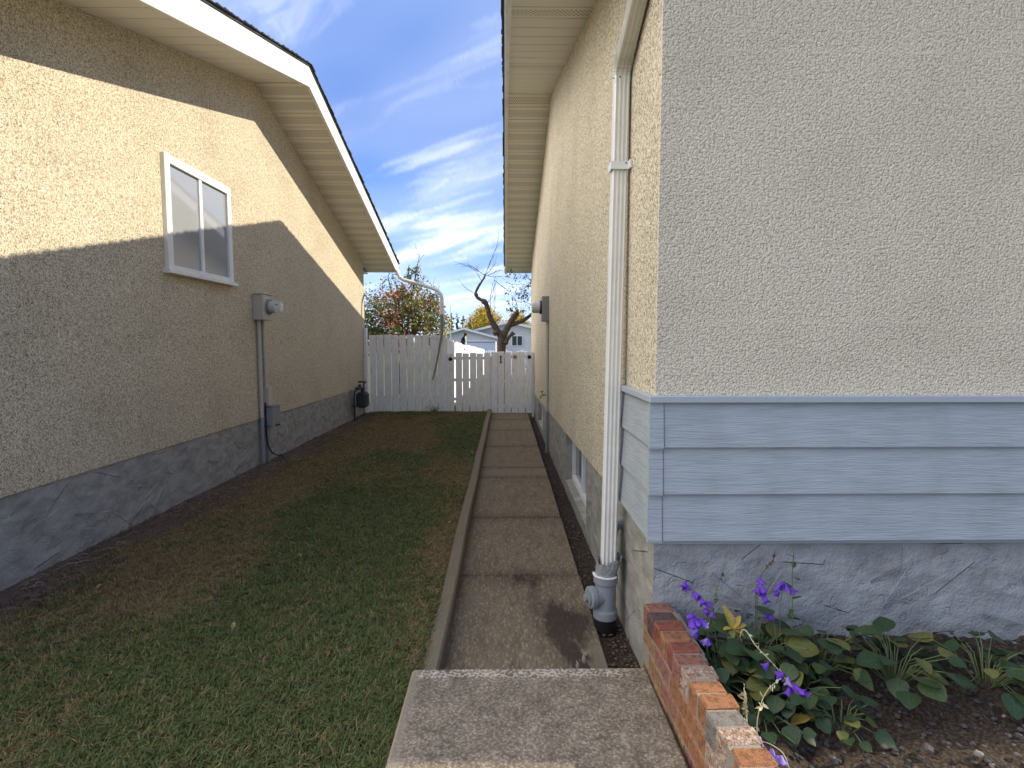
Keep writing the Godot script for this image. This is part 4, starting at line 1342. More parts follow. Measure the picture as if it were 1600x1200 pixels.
		q.tube([o - d * l * 0.5, o + Vector3(0, rng.randf_range(0.0, 0.025), 0) + Vector3(d.z, 0, -d.x) * rng.randf_range(-0.03, 0.03), o + d * l * 0.5], [0.003, 0.003, 0.0015], 4, 0, null, false)
	var li := part("dry_litter", q, M.dry_litter, self, true)
	li.set_meta("label", "dry stems and litter on the bare strip under the tan wall")
	li.set_meta("category", "litter")
	q = MB.new()
	for k in 46:
		var zz := -pow(rng.randf(), 0.8) * 11.0 - 2.0
		var x := rng.randf_range(-3.2, -0.45)
		var s := rng.randf_range(0.014, 0.030)
		q.xf = Transform3D(Basis.from_euler(Vector3(rng.randf_range(-0.5, 0.5), rng.randf() * TAU, rng.randf_range(-0.5, 0.5))), Vector3(x, lawn_y(x, zz) + 0.03, zz))
		q.tint = [Color(0.30, 0.20, 0.09), Color(0.24, 0.10, 0.05), Color(0.36, 0.28, 0.10), Color(0.16, 0.10, 0.06)][k % 4]
		q.poly([Vector3(0, 0, -s), Vector3(s * 0.55, s * 0.2, -s * 0.2), Vector3(s * 0.35, s * 0.15, s * 0.6), Vector3(0, 0, s)], Vector3.UP)
		q.poly([Vector3(0, 0, -s), Vector3(-s * 0.55, s * 0.25, -s * 0.2), Vector3(-s * 0.35, s * 0.1, s * 0.6), Vector3(0, 0, s)], Vector3.UP)
	q.xf = Transform3D()
	li = part("fallen_leaves", q, M.foliage, self, true)
	li.set_meta("label", "few small dry fallen leaves scattered on the lawn")
	li.set_meta("category", "fallen leaves")
	# walk slabs between sawn joints
	var w := Node3D.new()
	w.name = "walk"
	w.set_meta("kind", "structure")
	w.set_meta("label", "concrete walk between the kerb and the cream house")
	add_child(w, true)
	var js := [2.5, 4.082, 5.467, 7.12, 7.696, 9.281, 10.987, 12.549, 13.95]
	for k in js.size() - 1:
		var b := MB.new()
		var dy := rng.randf_range(-0.006, 0.0)
		b.hexa([Vector3(-0.36, -0.42, -js[k] - 0.004), Vector3(0.565, -0.42, -js[k] - 0.004), Vector3(0.57, -0.42, -js[k + 1] + 0.004), Vector3(-0.36, -0.42, -js[k + 1] + 0.004),
			Vector3(-0.36, dy, -js[k] - 0.004), Vector3(0.562, dy, -js[k] - 0.004), Vector3(0.566, dy, -js[k + 1] + 0.004), Vector3(-0.36, dy, -js[k + 1] + 0.004)], 0.007)
		for i in b.v.size():
			b.uv[i] = Vector2((b.v[i].x + 0.36) / 0.93, (-b.v[i].z - 2.5) / 11.5)
		part("slab", b, M.walk, w)
	struct("walk_bed", boxm(Vector3(-0.35, -0.44, -13.9), Vector3(0.55, -0.03, -2.55)), M.soil)
	# kerb in three pours
	var kb := Node3D.new()
	kb.name = "kerb"
	kb.set_meta("kind", "structure")
	kb.set_meta("label", "raised concrete edging between lawn and walk")
	add_child(kb, true)
	var ks := [2.60, 6.3, 10.1, 13.72]
	for k in 3:
		var b := MB.new()
		var n := 10
		for i in n:
			var a: float = lerpf(ks[k] + 0.003, ks[k + 1] - 0.003, float(i) / n)
			var c: float = lerpf(ks[k] + 0.003, ks[k + 1] - 0.003, float(i + 1) / n)
			var wa := 0.004 * sin(a * 2.1)
			var wc := 0.004 * sin(c * 2.1)
			var ya := 0.098 + 0.004 * sin(a * 1.3 + 1.0)
			var yc := 0.098 + 0.004 * sin(c * 1.3 + 1.0)
			# rounded upper arrises
			var sa := [Vector2(-0.432, -0.3), Vector2(-0.432 + wa, ya - 0.014), Vector2(-0.420 + wa, ya - 0.002), Vector2(-0.352 + wa, ya), Vector2(-0.340 + wa, ya - 0.013), Vector2(-0.336, -0.02)]
			var sc := [Vector2(-0.432, -0.3), Vector2(-0.432 + wc, yc - 0.014), Vector2(-0.420 + wc, yc - 0.002), Vector2(-0.352 + wc, yc), Vector2(-0.340 + wc, yc - 0.013), Vector2(-0.336, -0.02)]
			var ctr := Vector3(-0.385, -0.05, -(a + c) / 2)
			for j in 5:
				b.cpoly([Vector3(sa[j].x, sa[j].y, -a), Vector3(sa[j + 1].x, sa[j + 1].y, -a), Vector3(sc[j + 1].x, sc[j + 1].y, -c), Vector3(sc[j].x, sc[j].y, -c)], ctr)
			if i == 0:
				b.poly([Vector3(sa[0].x, sa[0].y, -a), Vector3(sa[1].x, sa[1].y, -a), Vector3(sa[2].x, sa[2].y, -a), Vector3(sa[3].x, sa[3].y, -a), Vector3(sa[4].x, sa[4].y, -a), Vector3(sa[5].x, sa[5].y, -a)], Vector3(0, 0, 1))
			if i == n - 1:
				b.poly([Vector3(sc[0].x, sc[0].y, -c), Vector3(sc[1].x, sc[1].y, -c), Vector3(sc[2].x, sc[2].y, -c), Vector3(sc[3].x, sc[3].y, -c), Vector3(sc[4].x, sc[4].y, -c), Vector3(sc[5].x, sc[5].y, -c)], Vector3(0, 0, -1))
		part("edging", b, M.kerb_concrete, kb)
	# landing in the foreground
	var l := MB.new()
	l.box(Vector3(-0.458, -0.3, -2.634), Vector3(0.70, 0.15, 1.4), 0.012)
	for i in l.v.size():
		l.uv[i] = Vector2((l.v[i].x + 0.458) / 1.24, (l.v[i].z + 2.634 - minf(0.0, l.v[i].y - 0.138)) / 1.24)
	struct("landing", l, M.landing)
	struct("added_bounce_paving", boxm(Vector3(-0.458, -0.2, 1.42), Vector3(8.0, 0.146, 22.0), 0.02), M.kerb_concrete)  # unseen paving behind the camera, added to bounce warm light onto the front wall
	# soil and gravel between the walk and the cream wall
	q = MB.new()
	rows = []
	for r in 60:
		var zq := -2.6 - r * 11.3 / 59.0
		var row := PackedVector3Array()
		for k in 7:
			var x := lerpf(0.555, 0.80, k / 6.0)
			row.append(Vector3(x, -0.028 - 0.011 * maxf(0.0, -zq - 3.0) + 0.02 * gn.get_noise_2d(x * 14, zq * 9) - 0.015 * sin(PI * k / 6.0), zq))
		rows.append(row)
	q.sheet(rows, false, 1.0)
	struct("gravel_strip", q, M.soil)
	q = MB.new()
	for k in 1000:
		var zq := -2.62 - pow(rng.randf(), 1.6) * 9.0
		var x := rng.randf_range(0.572, 0.735)
		var y := -0.030 - 0.011 * maxf(0.0, -zq - 3.0)
		var s := rng.randf_range(0.003, 0.010)
		var gr := rng.randf_range(0.07, 0.20) * (0.45 + 0.55 * rng.randf())
		q.tint = Color(gr * 1.25, gr * 0.9, gr * 0.68)
		q.xf = Transform3D(Basis.from_euler(Vector3(rng.randf() * TAU, rng.randf() * TAU, rng.randf() * TAU)).scaled(Vector3(1, rng.randf_range(0.35, 0.9), 1)), Vector3(x, y + s * 0.4, zq))
		q.box(Vector3(-s, -s, -s * 0.7), Vector3(s, s, s * 0.7), s * 0.4)
	q.xf = Transform3D()
	var gv := part("gravel", q, M.pebble, self, true)
	gv.set_meta("label", "dark gravel and chips in the strip beside the cream wall")
	gv.set_meta("category", "gravel")

# ---------------------------------------------------------------- brick planter and its plants
func brick_mesh(sx: float, sy: float, sz: float) -> ArrayMesh:
	var q := MB.new()
	var p := []
	for c in [[0, 0, 0], [1, 0, 0], [1, 0, 1], [0, 0, 1], [0, 1, 0], [1, 1, 0], [1, 1, 1], [0, 1, 1]]:
		p.append(Vector3(c[0] * sx, c[1] * sy, c[2] * sz) + Vector3(rng.randf_range(-0.004, 0.004), rng.randf_range(-0.004, 0.004), rng.randf_range(-0.003, 0.003)))
	q.hexa(p, rng.randf_range(0.005, 0.010))
	return q.mesh()

func planter() -> void:
	var o := Vector3(0.692, 0, -2.70)
	var w := thing("brick_planter_wall", "low weathered brick planter wall topped with a row of upright bricks beside the landing", "planter wall", o)
	var R := Basis(Vector3.UP, 0.0237)
	var names := ["brick_pink", "brick_plum", "brick_red", "brick_pink", "brick_red", "brick_plum", "brick_limed", "brick_orange", "brick_orange", "brick_grey", "brick_limed", "brick_orange", "brick_red", "brick_pink", "brick_orange"]
	names[5] = "brick_pink"
	names[3] = "brick_orange"
	var tops := []
	for k in 4:
		tops.append(brick_mesh(0.128, 0.098, 0.079))
	for k in 15:
		var t := Transform3D(R * Basis.from_euler(Vector3(rng.randf_range(-0.02, 0.02), rng.randf_range(-0.03, 0.03), rng.randf_range(-0.015, 0.015))), R * Vector3(rng.randf_range(-0.008, 0.010), 0.352 + rng.randf_range(-0.006, 0.005), 0.012 + k * 0.0905))
		piece("brick", tops[k % 4], w, t, M[names[k]])
	var st := []
	for k in 4:
		st.append(brick_mesh(0.10, 0.078, 0.192))
	var cols := ["brick_tan", "brick_orange", "brick_tan", "brick_pink", "brick_limed", "brick_tan", "brick_orange", "brick_grey"]
	for c in 4:
		for k in 8:
			var z := 0.012 + k * 0.204 - (0.102 if c % 2 else 0.0)
			if z > 1.2:
				continue
			if z < 0:
				continue
			var t := Transform3D(R * Basis.from_euler(Vector3(0, rng.randf_range(-0.01, 0.01), 0)), R * Vector3(rng.randf_range(0.0, 0.006), 0.262 - c * 0.09 + rng.randf_range(-0.002, 0.002), z))
			piece("brick", st[(k + c) % 4], w, t, M[cols[(k * 3 + c * 5) % 8]])
	var q := MB.new()
	q.xf = Transform3D(R, o)
	q.box(Vector3(0.009, -0.1, 0.006), Vector3(0.118, 0.444, 1.36))
	part("mortar", q, M.mortar, w)
	q = MB.new()
	for k in 9:
		var zz := -2.67 + k * 0.05
		var s := rng.randf_range(0.012, 0.025)
		q.hexa([Vector3(0.80, 0.40, zz), Vector3(0.86, 0.38, zz), Vector3(0.86, 0.38, zz + 0.06), Vector3(0.80, 0.40, zz + 0.06), Vector3(0.82, 0.445, zz), Vector3(0.835 + s, 0.43, zz), Vector3(0.835 + s, 0.43, zz + 0.055), Vector3(0.82, 0.445, zz + 0.055)], 0.006)
	part("mortar_smear", q, M.mortar, w, true)
	# soil
	q = MB.new()
	var rows := []
	for r in 44:
		var row := PackedVector3Array()
		var z := -2.72 + r * 0.05
		for k in 60:
			var x := 0.80 + k * 0.055
			row.append(Vector3(x, 0.20 + 0.05 * gn.get_noise_2d(x * 3, z * 3) + 0.035 * gn.get_noise_2d(x * 16, z * 16) + 0.06 * clampf((-z - 2.2) / 0.5, 0, 1), z))
		rows.append(row)
	q.sheet(rows, false, -1.0)
	struct("flower_bed", q, M.soil)
	q = MB.new()
	for k in 1500:
		var x := rng.randf_range(0.84, 2.9)
		var z := rng.randf_range(-2.66, -1.1)
		var s := rng.randf_range(0.003, 0.012) * (1.6 if rng.randf() < 0.06 else 1.0)
		var gr := rng.randf_range(0.03, 0.09) if rng.randf() < 0.95 else rng.randf_range(0.10, 0.22)
		q.tint = Color(gr * 1.08, gr * 0.95, gr * 0.88)
		q.xf = Transform3D(Basis.from_euler(Vector3(rng.randf() * TAU, rng.randf() * TAU, rng.randf() * TAU)).scaled(Vector3(1, rng.randf_range(0.4, 0.9), 1)), Vector3(x, 0.215 + 0.05 * gn.get_noise_2d(x * 3, z * 3) + 0.035 * gn.get_noise_2d(x * 16, z * 16) + 0.06 * clampf((-z - 2.2) / 0.5, 0, 1), z))
		q.box(Vector3(-s, -s, -s * 0.7), Vector3(s, s, s * 0.7), s * 0.4)
	var pb := part("bed_pebbles", q, M.pebble, self, true)
	pb.set_meta("label", "small stones and clods on the dark flower bed soil")
	pb.set_meta("category", "pebbles")

func leaf_mesh(ratio: float, cup: float, droop: float, r: RandomNumberGenerator) -> ArrayMesh:
	# unit length along -z, face up
	var rows := []
	var n := 7
	var wave := r.randf() * TAU
	for k in n + 1:
		var t := float(k) / n
		var w := ratio * 0.5 * pow(sin(PI * pow(t, 0.72)), 0.85) + (0.012 if k < n else 0.002)
		var y := -droop * t * t
		var row := PackedVector3Array()
		for j in 5:
			var s := (j - 2) / 2.0
			row.append(Vector3(s * w, y + cup * w * (absf(s) - 0.3 * s * s) + 0.012 * sin(wave + t * 11.0) * absf(s), -t + 0.02 * absf(s)))
		rows.append(row)
	var q := MB.new()
	q.sheet(rows, false, 1.0)
	return q.mesh()

func bell_mesh(r: RandomNumberGenerator) -> ArrayMesh:
	# a five-lobed bell, 1 unit long, mouth towards -y
	var q := MB.new()
	var rows := []
	for k in 7:
		var t := k / 6.0
		var row := PackedVector3Array()
		for j in 20:
			var an := TAU * j / 20
			var lobe := 0.5 + 0.5 * cos(an * 5)
			var rad := 0.10 + 0.22 * pow(t, 0.6) + 0.34 * pow(t, 4.0) * (0.35 + 0.65 * lobe)
			var y := -t * (0.72 + 0.28 * lobe * t * t) + 0.10 * pow(t, 6.0) * lobe
			row.append(Vector3(cos(an) * rad, y, sin(an) * rad))
		rows.append(row)
	q.sheet(rows, true, 1.0)
	return q.mesh()

var leafs := {}
func leaf_on(par: Node3D, base: Vector3, yaw: float, pitch: float, roll: float, size: float, kind: String, m: Material) -> void:
	var set_: Array = leafs[kind]
	var me: ArrayMesh = set_[rng.randi() % set_.size()]
	var b := Basis.from_euler(Vector3(pitch, yaw, roll)).scaled(v3(size))
	piece("leaf", me, par, Transform3D(b, base - par.position), m)

func clump(label: String, c: Vector3, rad: float, hgt: float, cnt: int, kind: String, ms: Array, size: float) -> void:
	var t := thing("leafy_plant", label, "plant", c)
	var q := MB.new()
	for k in cnt:
		var a := rng.randf() * TAU
		var rr := sqrt(rng.randf()) * rad
		var p := c + Vector3(cos(a) * rr, hgt * (0.35 + 0.65 * rng.randf()) * (1.0 - 0.35 * rr / rad), sin(a) * rr)
		if p.x < 0.86:
			p.x = 0.86 + rng.randf() * 0.05
		if p.z < -2.62:
			p.z = -2.62
		q.tube([c + Vector3(cos(a) * 0.02, -0.01, sin(a) * 0.02), c.lerp(p, 0.6) + Vector3(0, 0.03, 0), p], [0.003, 0.0025, 0.002], 5, 0, null, false)
		leaf_on(t, p, -a - PI / 2 + rng.randf_range(-0.6, 0.6), rng.randf_range(-0.5, 0.35), rng.randf_range(-0.5, 0.5), size * rng.randf_range(0.55, 1.22), kind, ms[rng.randi() % ms.size()])
	part("stems", q, M.stem_green, t)

func stalk(called: String, label: String, pts: Array, m: Material, rad: float, bells: Array, pale := false) -> Node3D:
	var t := thing(called, label, "flower" if bells.size() else "stalk", pts[0])
	var sm := []
	for k in pts.size() - 1:
		for e in 4:
			var p0: Vector3 = pts[maxi(k - 1, 0)]
			var p3: Vector3 = pts[mini(k + 2, pts.size() - 1)]
			sm.append(pts[k].cubic_interpolate(pts[k + 1], p0, p3, e / 4.0))
	sm.append(pts[-1])
	var rr := []
	for k in sm.size():
		rr.append(rad * (1.0 - 0.55 * k / sm.size()))
	var q := MB.new()
	q.tube(sm, rr, 6)
	part("stem", q, m, t)
	for b in bells:
		for e in b[1]:
			var s := rng.randf_range(0.030, 0.042)
			var bs := Basis.from_euler(Vector3(rng.randf_range(-0.9, 0.9), rng.randf() * TAU, rng.randf_range(-0.9, 0.9))).scaled(v3(s))
			var at: Vector3 = b[0] + Vector3(rng.randf_range(-0.012, 0.012), rng.randf_range(0.0, 0.02), rng.randf_range(-0.012, 0.012))
			piece("flower", bell, t, Transform3D(bs, at - t.position), M.petal_pale if pale or rng.randf() < 0.15 else M.petal)
	return t

func husks(t: Node3D, pts: Array, cnt: int, m: Material, s0 := 0.010) -> void:
	for k in cnt:
		var f := rng.randf() * (pts.size() - 1.001)
		var i := int(f)
		var p: Vector3 = pts[i].lerp(pts[i + 1], f - i)
		var b := Basis.from_euler(Vector3(rng.randf() * TAU, rng.randf() * TAU, rng.randf() * TAU)).scaled(v3(s0 * rng.randf_range(0.7, 1.6)))
		piece("husk", leafs.lance[0], t, Transform3D(b, p - t.position), m)

var bell: ArrayMesh
func flowers() -> void:
	leafs.broad = []
	leafs.lance = []
	for k in 4:
		leafs.broad.append(leaf_mesh(rng.randf_range(0.72, 0.95), rng.randf_range(0.1, 0.35), rng.randf_range(0.1, 0.35), rng))
		leafs.lance.append(leaf_mesh(rng.randf_range(0.34, 0.46), rng.randf_range(0.2, 0.5), rng.randf_range(0.05, 0.4), rng))
	bell = bell_mesh(rng)
	var D = M.leaf_dark
	var G = M.leaf_mid
	var O = M.leaf_olive
	var Y = M.leaf_yellow
	clump("dark green leafy clump close behind the brick wall under the yellow leaves", Vector3(0.99, 0.21, -2.40), 0.17, 0.22, 36, "broad", [D, D, D, G], 0.085)
	clump("clump of broad green leaves with mottled edges against the grey foundation", Vector3(1.16, 0.24, -2.46), 0.18, 0.29, 34, "broad", [D, D, G, G, O], 0.115)
	clump("olive and green leafy clump behind the pale arching stalk", Vector3(1.24, 0.21, -2.26), 0.18, 0.22, 34, "broad", [G, O, D, D, G], 0.095)
	clump("low mat of small dark round leaves in the deepest shade of the bed", Vector3(1.05, 0.20, -2.16), 0.18, 0.14, 44, "broad", [D], 0.072)
	clump("dark leafy clump at the foot of the green upright stem by the foundation", Vector3(1.44, 0.22, -2.44), 0.19, 0.26, 36, "broad", [D, D, G, O], 0.10)
	clump("low green leaves with yellow tips beside the fallen purple bells", Vector3(1.35, 0.19, -2.10), 0.14, 0.14, 24, "broad", [G, O, D, D, Y], 0.078)
	clump("small green sprout in the sunny front of the flower bed", Vector3(1.10, 0.19, -1.72), 0.08, 0.08, 10, "lance", [G, G, O], 0.06)
	clump("leafy clump at the right of the bed under the middle of the siding", Vector3(1.76, 0.22, -2.38), 0.21, 0.25, 38, "broad", [D, G, D, O], 0.10)
	clump("farthest right leafy clump in the bed", Vector3(2.16, 0.22, -2.36), 0.22, 0.24, 38, "broad", [D, D, G, O], 0.10)
	# yellow rosette
	var t := thing("yellow_leaf_rosette", "upright rosette of yellow speckled leaves above the dark clump", "plant", Vector3(1.04, 0.23, -2.45))
	var q := MB.new()
	q.tube([Vector3(1.04, 0.21, -2.45), Vector3(1.035, 0.33, -2.45), Vector3(1.042, 0.452, -2.44)], [0.005, 0.004, 0.003], 6)
	part("stem", q, M.stem_green, t)
	for e in [[0.25, 1.15, 0.11], [-0.9, 0.55, 0.085], [-1.35, 0.15, 0.08], [2.6, -0.55, 0.085], [-2.5, -0.65, 0.075], [1.6, 0.1, 0.06], [-1.9, -0.3, 0.08], [3.3, -0.8, 0.07]]:
		leaf_on(t, Vector3(1.042, 0.45, -2.44), e[0], e[1], rng.randf_range(-0.3, 0.3), e[2], "lance", Y if e[1] > -0.5 else O)
	# flowering stalks
	stalk("bellflower", "arching bellflower stem with purple bells over the far end of the brick wall", [Vector3(0.98, 0.24, -2.42), Vector3(0.975, 0.42, -2.47), Vector3(0.935, 0.545, -2.52), Vector3(0.846, 0.612, -2.555)], M.stem_green, 0.0035,
		[[Vector3(0.848, 0.61, -2.55), 1], [Vector3(0.868, 0.592, -2.55), 2], [Vector3(0.885, 0.572, -2.54), 2], [Vector3(0.914, 0.553, -2.53), 2], [Vector3(0.945, 0.525, -2.52), 2], [Vector3(0.965, 0.487, -2.5), 2]])
	stalk("bellflower", "short drooping bellflower with a full purple cluster just behind the bricks", [Vector3(0.93, 0.22, -2.40), Vector3(0.92, 0.40, -2.42), Vector3(0.90, 0.515, -2.41), Vector3(0.85, 0.515, -2.40)], M.stem_green, 0.003,
		[[Vector3(0.835, 0.515, -2.4), 3], [Vector3(0.85, 0.50, -2.39), 3], [Vector3(0.872, 0.495, -2.4), 3], [Vector3(0.852, 0.475, -2.385), 2]])
	stalk("bellflower", "single purple bell nodding lowest behind the brick wall", [Vector3(0.95, 0.21, -2.36), Vector3(0.935, 0.38, -2.37), Vector3(0.90, 0.455, -2.355)], M.stem_green, 0.0025, [[Vector3(0.894, 0.45, -2.35), 2]])
	stalk("bellflower", "deep purple bellflower touching the foundation above the broad leaves", [Vector3(1.20, 0.25, -2.50), Vector3(1.215, 0.45, -2.57), Vector3(1.235, 0.615, -2.605)], M.stem_green, 0.003,
		[[Vector3(1.231, 0.60, -2.6), 2], [Vector3(1.24, 0.565, -2.59), 2], [Vector3(1.252, 0.53, -2.585), 2]])
	stalk("bellflower", "violet bellflower with open bells right of the broad leaves below the siding", [Vector3(1.30, 0.24, -2.46), Vector3(1.31, 0.45, -2.54), Vector3(1.345, 0.60, -2.585)], M.stem_green, 0.003,
		[[Vector3(1.332, 0.585, -2.58), 2], [Vector3(1.352, 0.58, -2.58), 2], [Vector3(1.368, 0.57, -2.575), 2], [Vector3(1.32, 0.55, -2.57), 1]])
	stalk("bellflower", "small purple bell half hidden between the right hand leaves", [Vector3(1.27, 0.23, -2.42), Vector3(1.262, 0.40, -2.48), Vector3(1.255, 0.495, -2.50)], M.stem_green, 0.0025, [[Vector3(1.255, 0.49, -2.5), 2]])
	var p := [Vector3(1.06, 0.22, -2.42), Vector3(1.07, 0.42, -2.42), Vector3(1.085, 0.461, -2.4), Vector3(1.112, 0.415, -2.36), Vector3(1.146, 0.385, -2.28), Vector3(1.176, 0.350, -2.2), Vector3(1.20, 0.318, -2.14)]
	t = stalk("bellflower", "long pale arching stalk ending in sunlit purple bells low in the bed", p, M.stem_straw, 0.0032, [[Vector3(1.172, 0.357, -2.2), 2], [Vector3(1.183, 0.335, -2.17), 3], [Vector3(1.205, 0.33, -2.16), 2], [Vector3(1.116, 0.40, -2.22), 1]])
	husks(t, p.slice(2, 6), 16, M.stem_straw, 0.016)
	stalk("bellflower", "purple bells hanging over the near sunlit bricks", [Vector3(1.0, 0.19, -1.80), Vector3(0.985, 0.30, -1.83), Vector3(0.955, 0.325, -1.86), Vector3(0.928, 0.32, -1.89)], M.stem_straw, 0.003,
		[[Vector3(0.962, 0.30, -1.84), 2], [Vector3(0.950, 0.305, -1.86), 2], [Vector3(0.930, 0.318, -1.9), 1]], true)
	# dry stalks
	p = [Vector3(0.91, 0.18, -1.84), Vector3(0.885, 0.32, -1.90), Vector3(0.895, 0.38, -1.95), Vector3(0.905, 0.452, -2.0)]
	t = stalk("dry_stalk", "pale dry stalk full of seed husks leaning on the sunlit bricks", p, M.stem_straw, 0.003, [])
	husks(t, p.slice(1), 34, M.stem_straw, 0.020)
	p = [Vector3(0.93, 0.19, -1.88), Vector3(0.935, 0.33, -1.95), Vector3(0.986, 0.425, -2.0), Vector3(1.056, 0.475, -2.02)]
	t = stalk("dry_stalk", "thin dry stalk bending right over the dark soil", p, M.stem_straw, 0.0024, [])
	husks(t, p.slice(1), 18, M.stem_straw, 0.018)
	p = [Vector3(0.93, 0.22, -2.46), Vector3(0.95, 0.45, -2.48), Vector3(0.997, 0.584, -2.53), Vector3(1.061, 0.715, -2.57)]
	t = stalk("dry_stalk", "olive seed stalk slanting up across the grey foundation left of the broad leaves", p, M.stem_green, 0.003, [])
	husks(t, p.slice(1), 24, M.stem_green, 0.016)
	p = [Vector3(1.20, 0.24, -2.52), Vector3(1.22, 0.54, -2.60), Vector3(1.27, 0.645, -2.625), Vector3(1.31, 0.69, -2.63), Vector3(1.325, 0.75, -2.63)]
	t = stalk("dry_stalk", "curly brown seed stalk topmost against the grey foundation", p, M.stem_brown, 0.0024, [])
	husks(t, p.slice(2), 14, M.stem_brown, 0.016)
	p = [Vector3(1.345, 0.22, -2.48), Vector3(1.355, 0.45, -2.51), Vector3(1.368, 0.647, -2.55), Vector3(1.376, 0.76, -2.56)]
	t = stalk("green_stem", "upright leafy green stem beside the violet bells", p, M.stem_green, 0.0035, [])
	for k in 7:
		leaf_on(t, p[1].lerp(p[3], k / 6.5), k * 2.4, rng.randf_range(0.1, 0.6), 0.0, 0.05, "lance", M.leaf_mid)
	# dead weed at the foot of the tall fence
	t = thing("dead_weed", "dark withered weed at the foot of the tall fence near the low panel", "weed", Vector3(-1.75, 0.03, -13.66))
	q = MB.new()
	for k in 12:
		var a := rng.randf() * TAU
		var d := Vector3(cos(a), 0, sin(a) * 0.3)
		q.tube([Vector3(-1.75, 0.02, -13.64) + d * 0.03, Vector3(-1.75, 0.10, -13.64) + d * 0.1, Vector3(-1.75, rng.randf_range(0.1, 0.24), -13.62) + d * rng.randf_range(0.12, 0.22)], [0.006, 0.005, 0.003], 5)
	part("stems", q, M.stem_brown, t)
	for k in 14:
		leaf_on(t, Vector3(-1.75 + rng.randf_range(-0.2, 0.2), rng.randf_range(0.05, 0.22), -13.60), rng.randf() * TAU, rng.randf_range(-1.2, 0.2), 0.5, 0.07, "lance", M.stem_brown)

# ---------------------------------------------------------------- trees, cat and the far yard
func crown(q: MB, balls: Array, cnt: int, size: float, cols: Array, squash := 1.0) -> void:
	# leaves gathered in tufts through each ball's volume; a tuft keeps one tone
	for b in balls:
		var c: Vector3 = b[0]
		var r: float = b[1]
		var share := int(cnt * (b[2] if b.size() > 2 else 1.0))
		var tufts := maxi(share / 26, 1)
		var each := mini(26, share)
		for t in tufts:
			var d := Vector3(rng.randfn(), rng.randfn(), rng.randfn()).normalized() * r * pow(rng.randf(), 0.45)
			d.y *= squash
			var tc := c + d
			var base: Color = cols[rng.randi() % cols.size()]
			var tr := r * rng.randf_range(0.10, 0.24)
			for k in each:
				var p := tc + Vector3(rng.randfn(), rng.randfn(), rng.randfn()) * tr
				var bs := Basis.from_euler(Vector3(rng.randf_range(-1.2, 1.2), rng.randf() * TAU, rng.randf_range(-0.8, 0.8)))
				var s := size * rng.randf_range(0.6, 1.3)
				q.tint = base * rng.randf_range(0.75, 1.3)
				var a := bs * Vector3(0, 0, s)
				var w := bs * Vector3(s * 0.36, s * 0.12, 0)
				var up := bs * Vector3.UP
				q.poly([p - a * 0.5, p + w, p + a * 0.5], up)
				q.poly([p - a * 0.5, p - w + up * s * 0.2, p + a * 0.5], up)

func limb(q: MB, pts: Array, r0: float, r1: float, jit := 0.12) -> void:
	var sm := []
	for k in pts.size() - 1:
		for e in 4:
			sm.append(pts[k].cubic_interpolate(pts[k + 1], pts[maxi(k - 1, 0)], pts[mini(k + 2, pts.size() - 1)], e / 4.0))
	sm.append(pts[-1])
	var rr := []
	for k in sm.size():
		rr.append(lerpf(r0, r1, float(k) / (sm.size() - 1)) * rng.randf_range(1.0 - jit, 1.0 + jit))
	q.tube(sm, rr, 10, jit * 0.5, rng)

func twigs(q: MB, o: Vector3, d: Vector3, l: float, r: float, depth: int) -> void:
	var e := o + d * l
	var m := o + d * l * 0.5 + Vector3(rng.randfn(), rng.randfn(), rng.randfn()) * l * 0.06
	q.tube([o, m, e], [r, r * 0.8, r * 0.55], 5)
	if depth <= 0:
		return
	for k in 3:
		var s: Vector3 = [o.lerp(e, 0.45), o.lerp(e, 0.75), e][k]
		var nd := (d + Vector3(rng.randfn(), rng.randfn() * 0.7 + 0.25, rng.randfn()) * 0.6).normalized()
		twigs(q, s, nd, l * rng.randf_range(0.5, 0.8), r * 0.55, depth - 1)

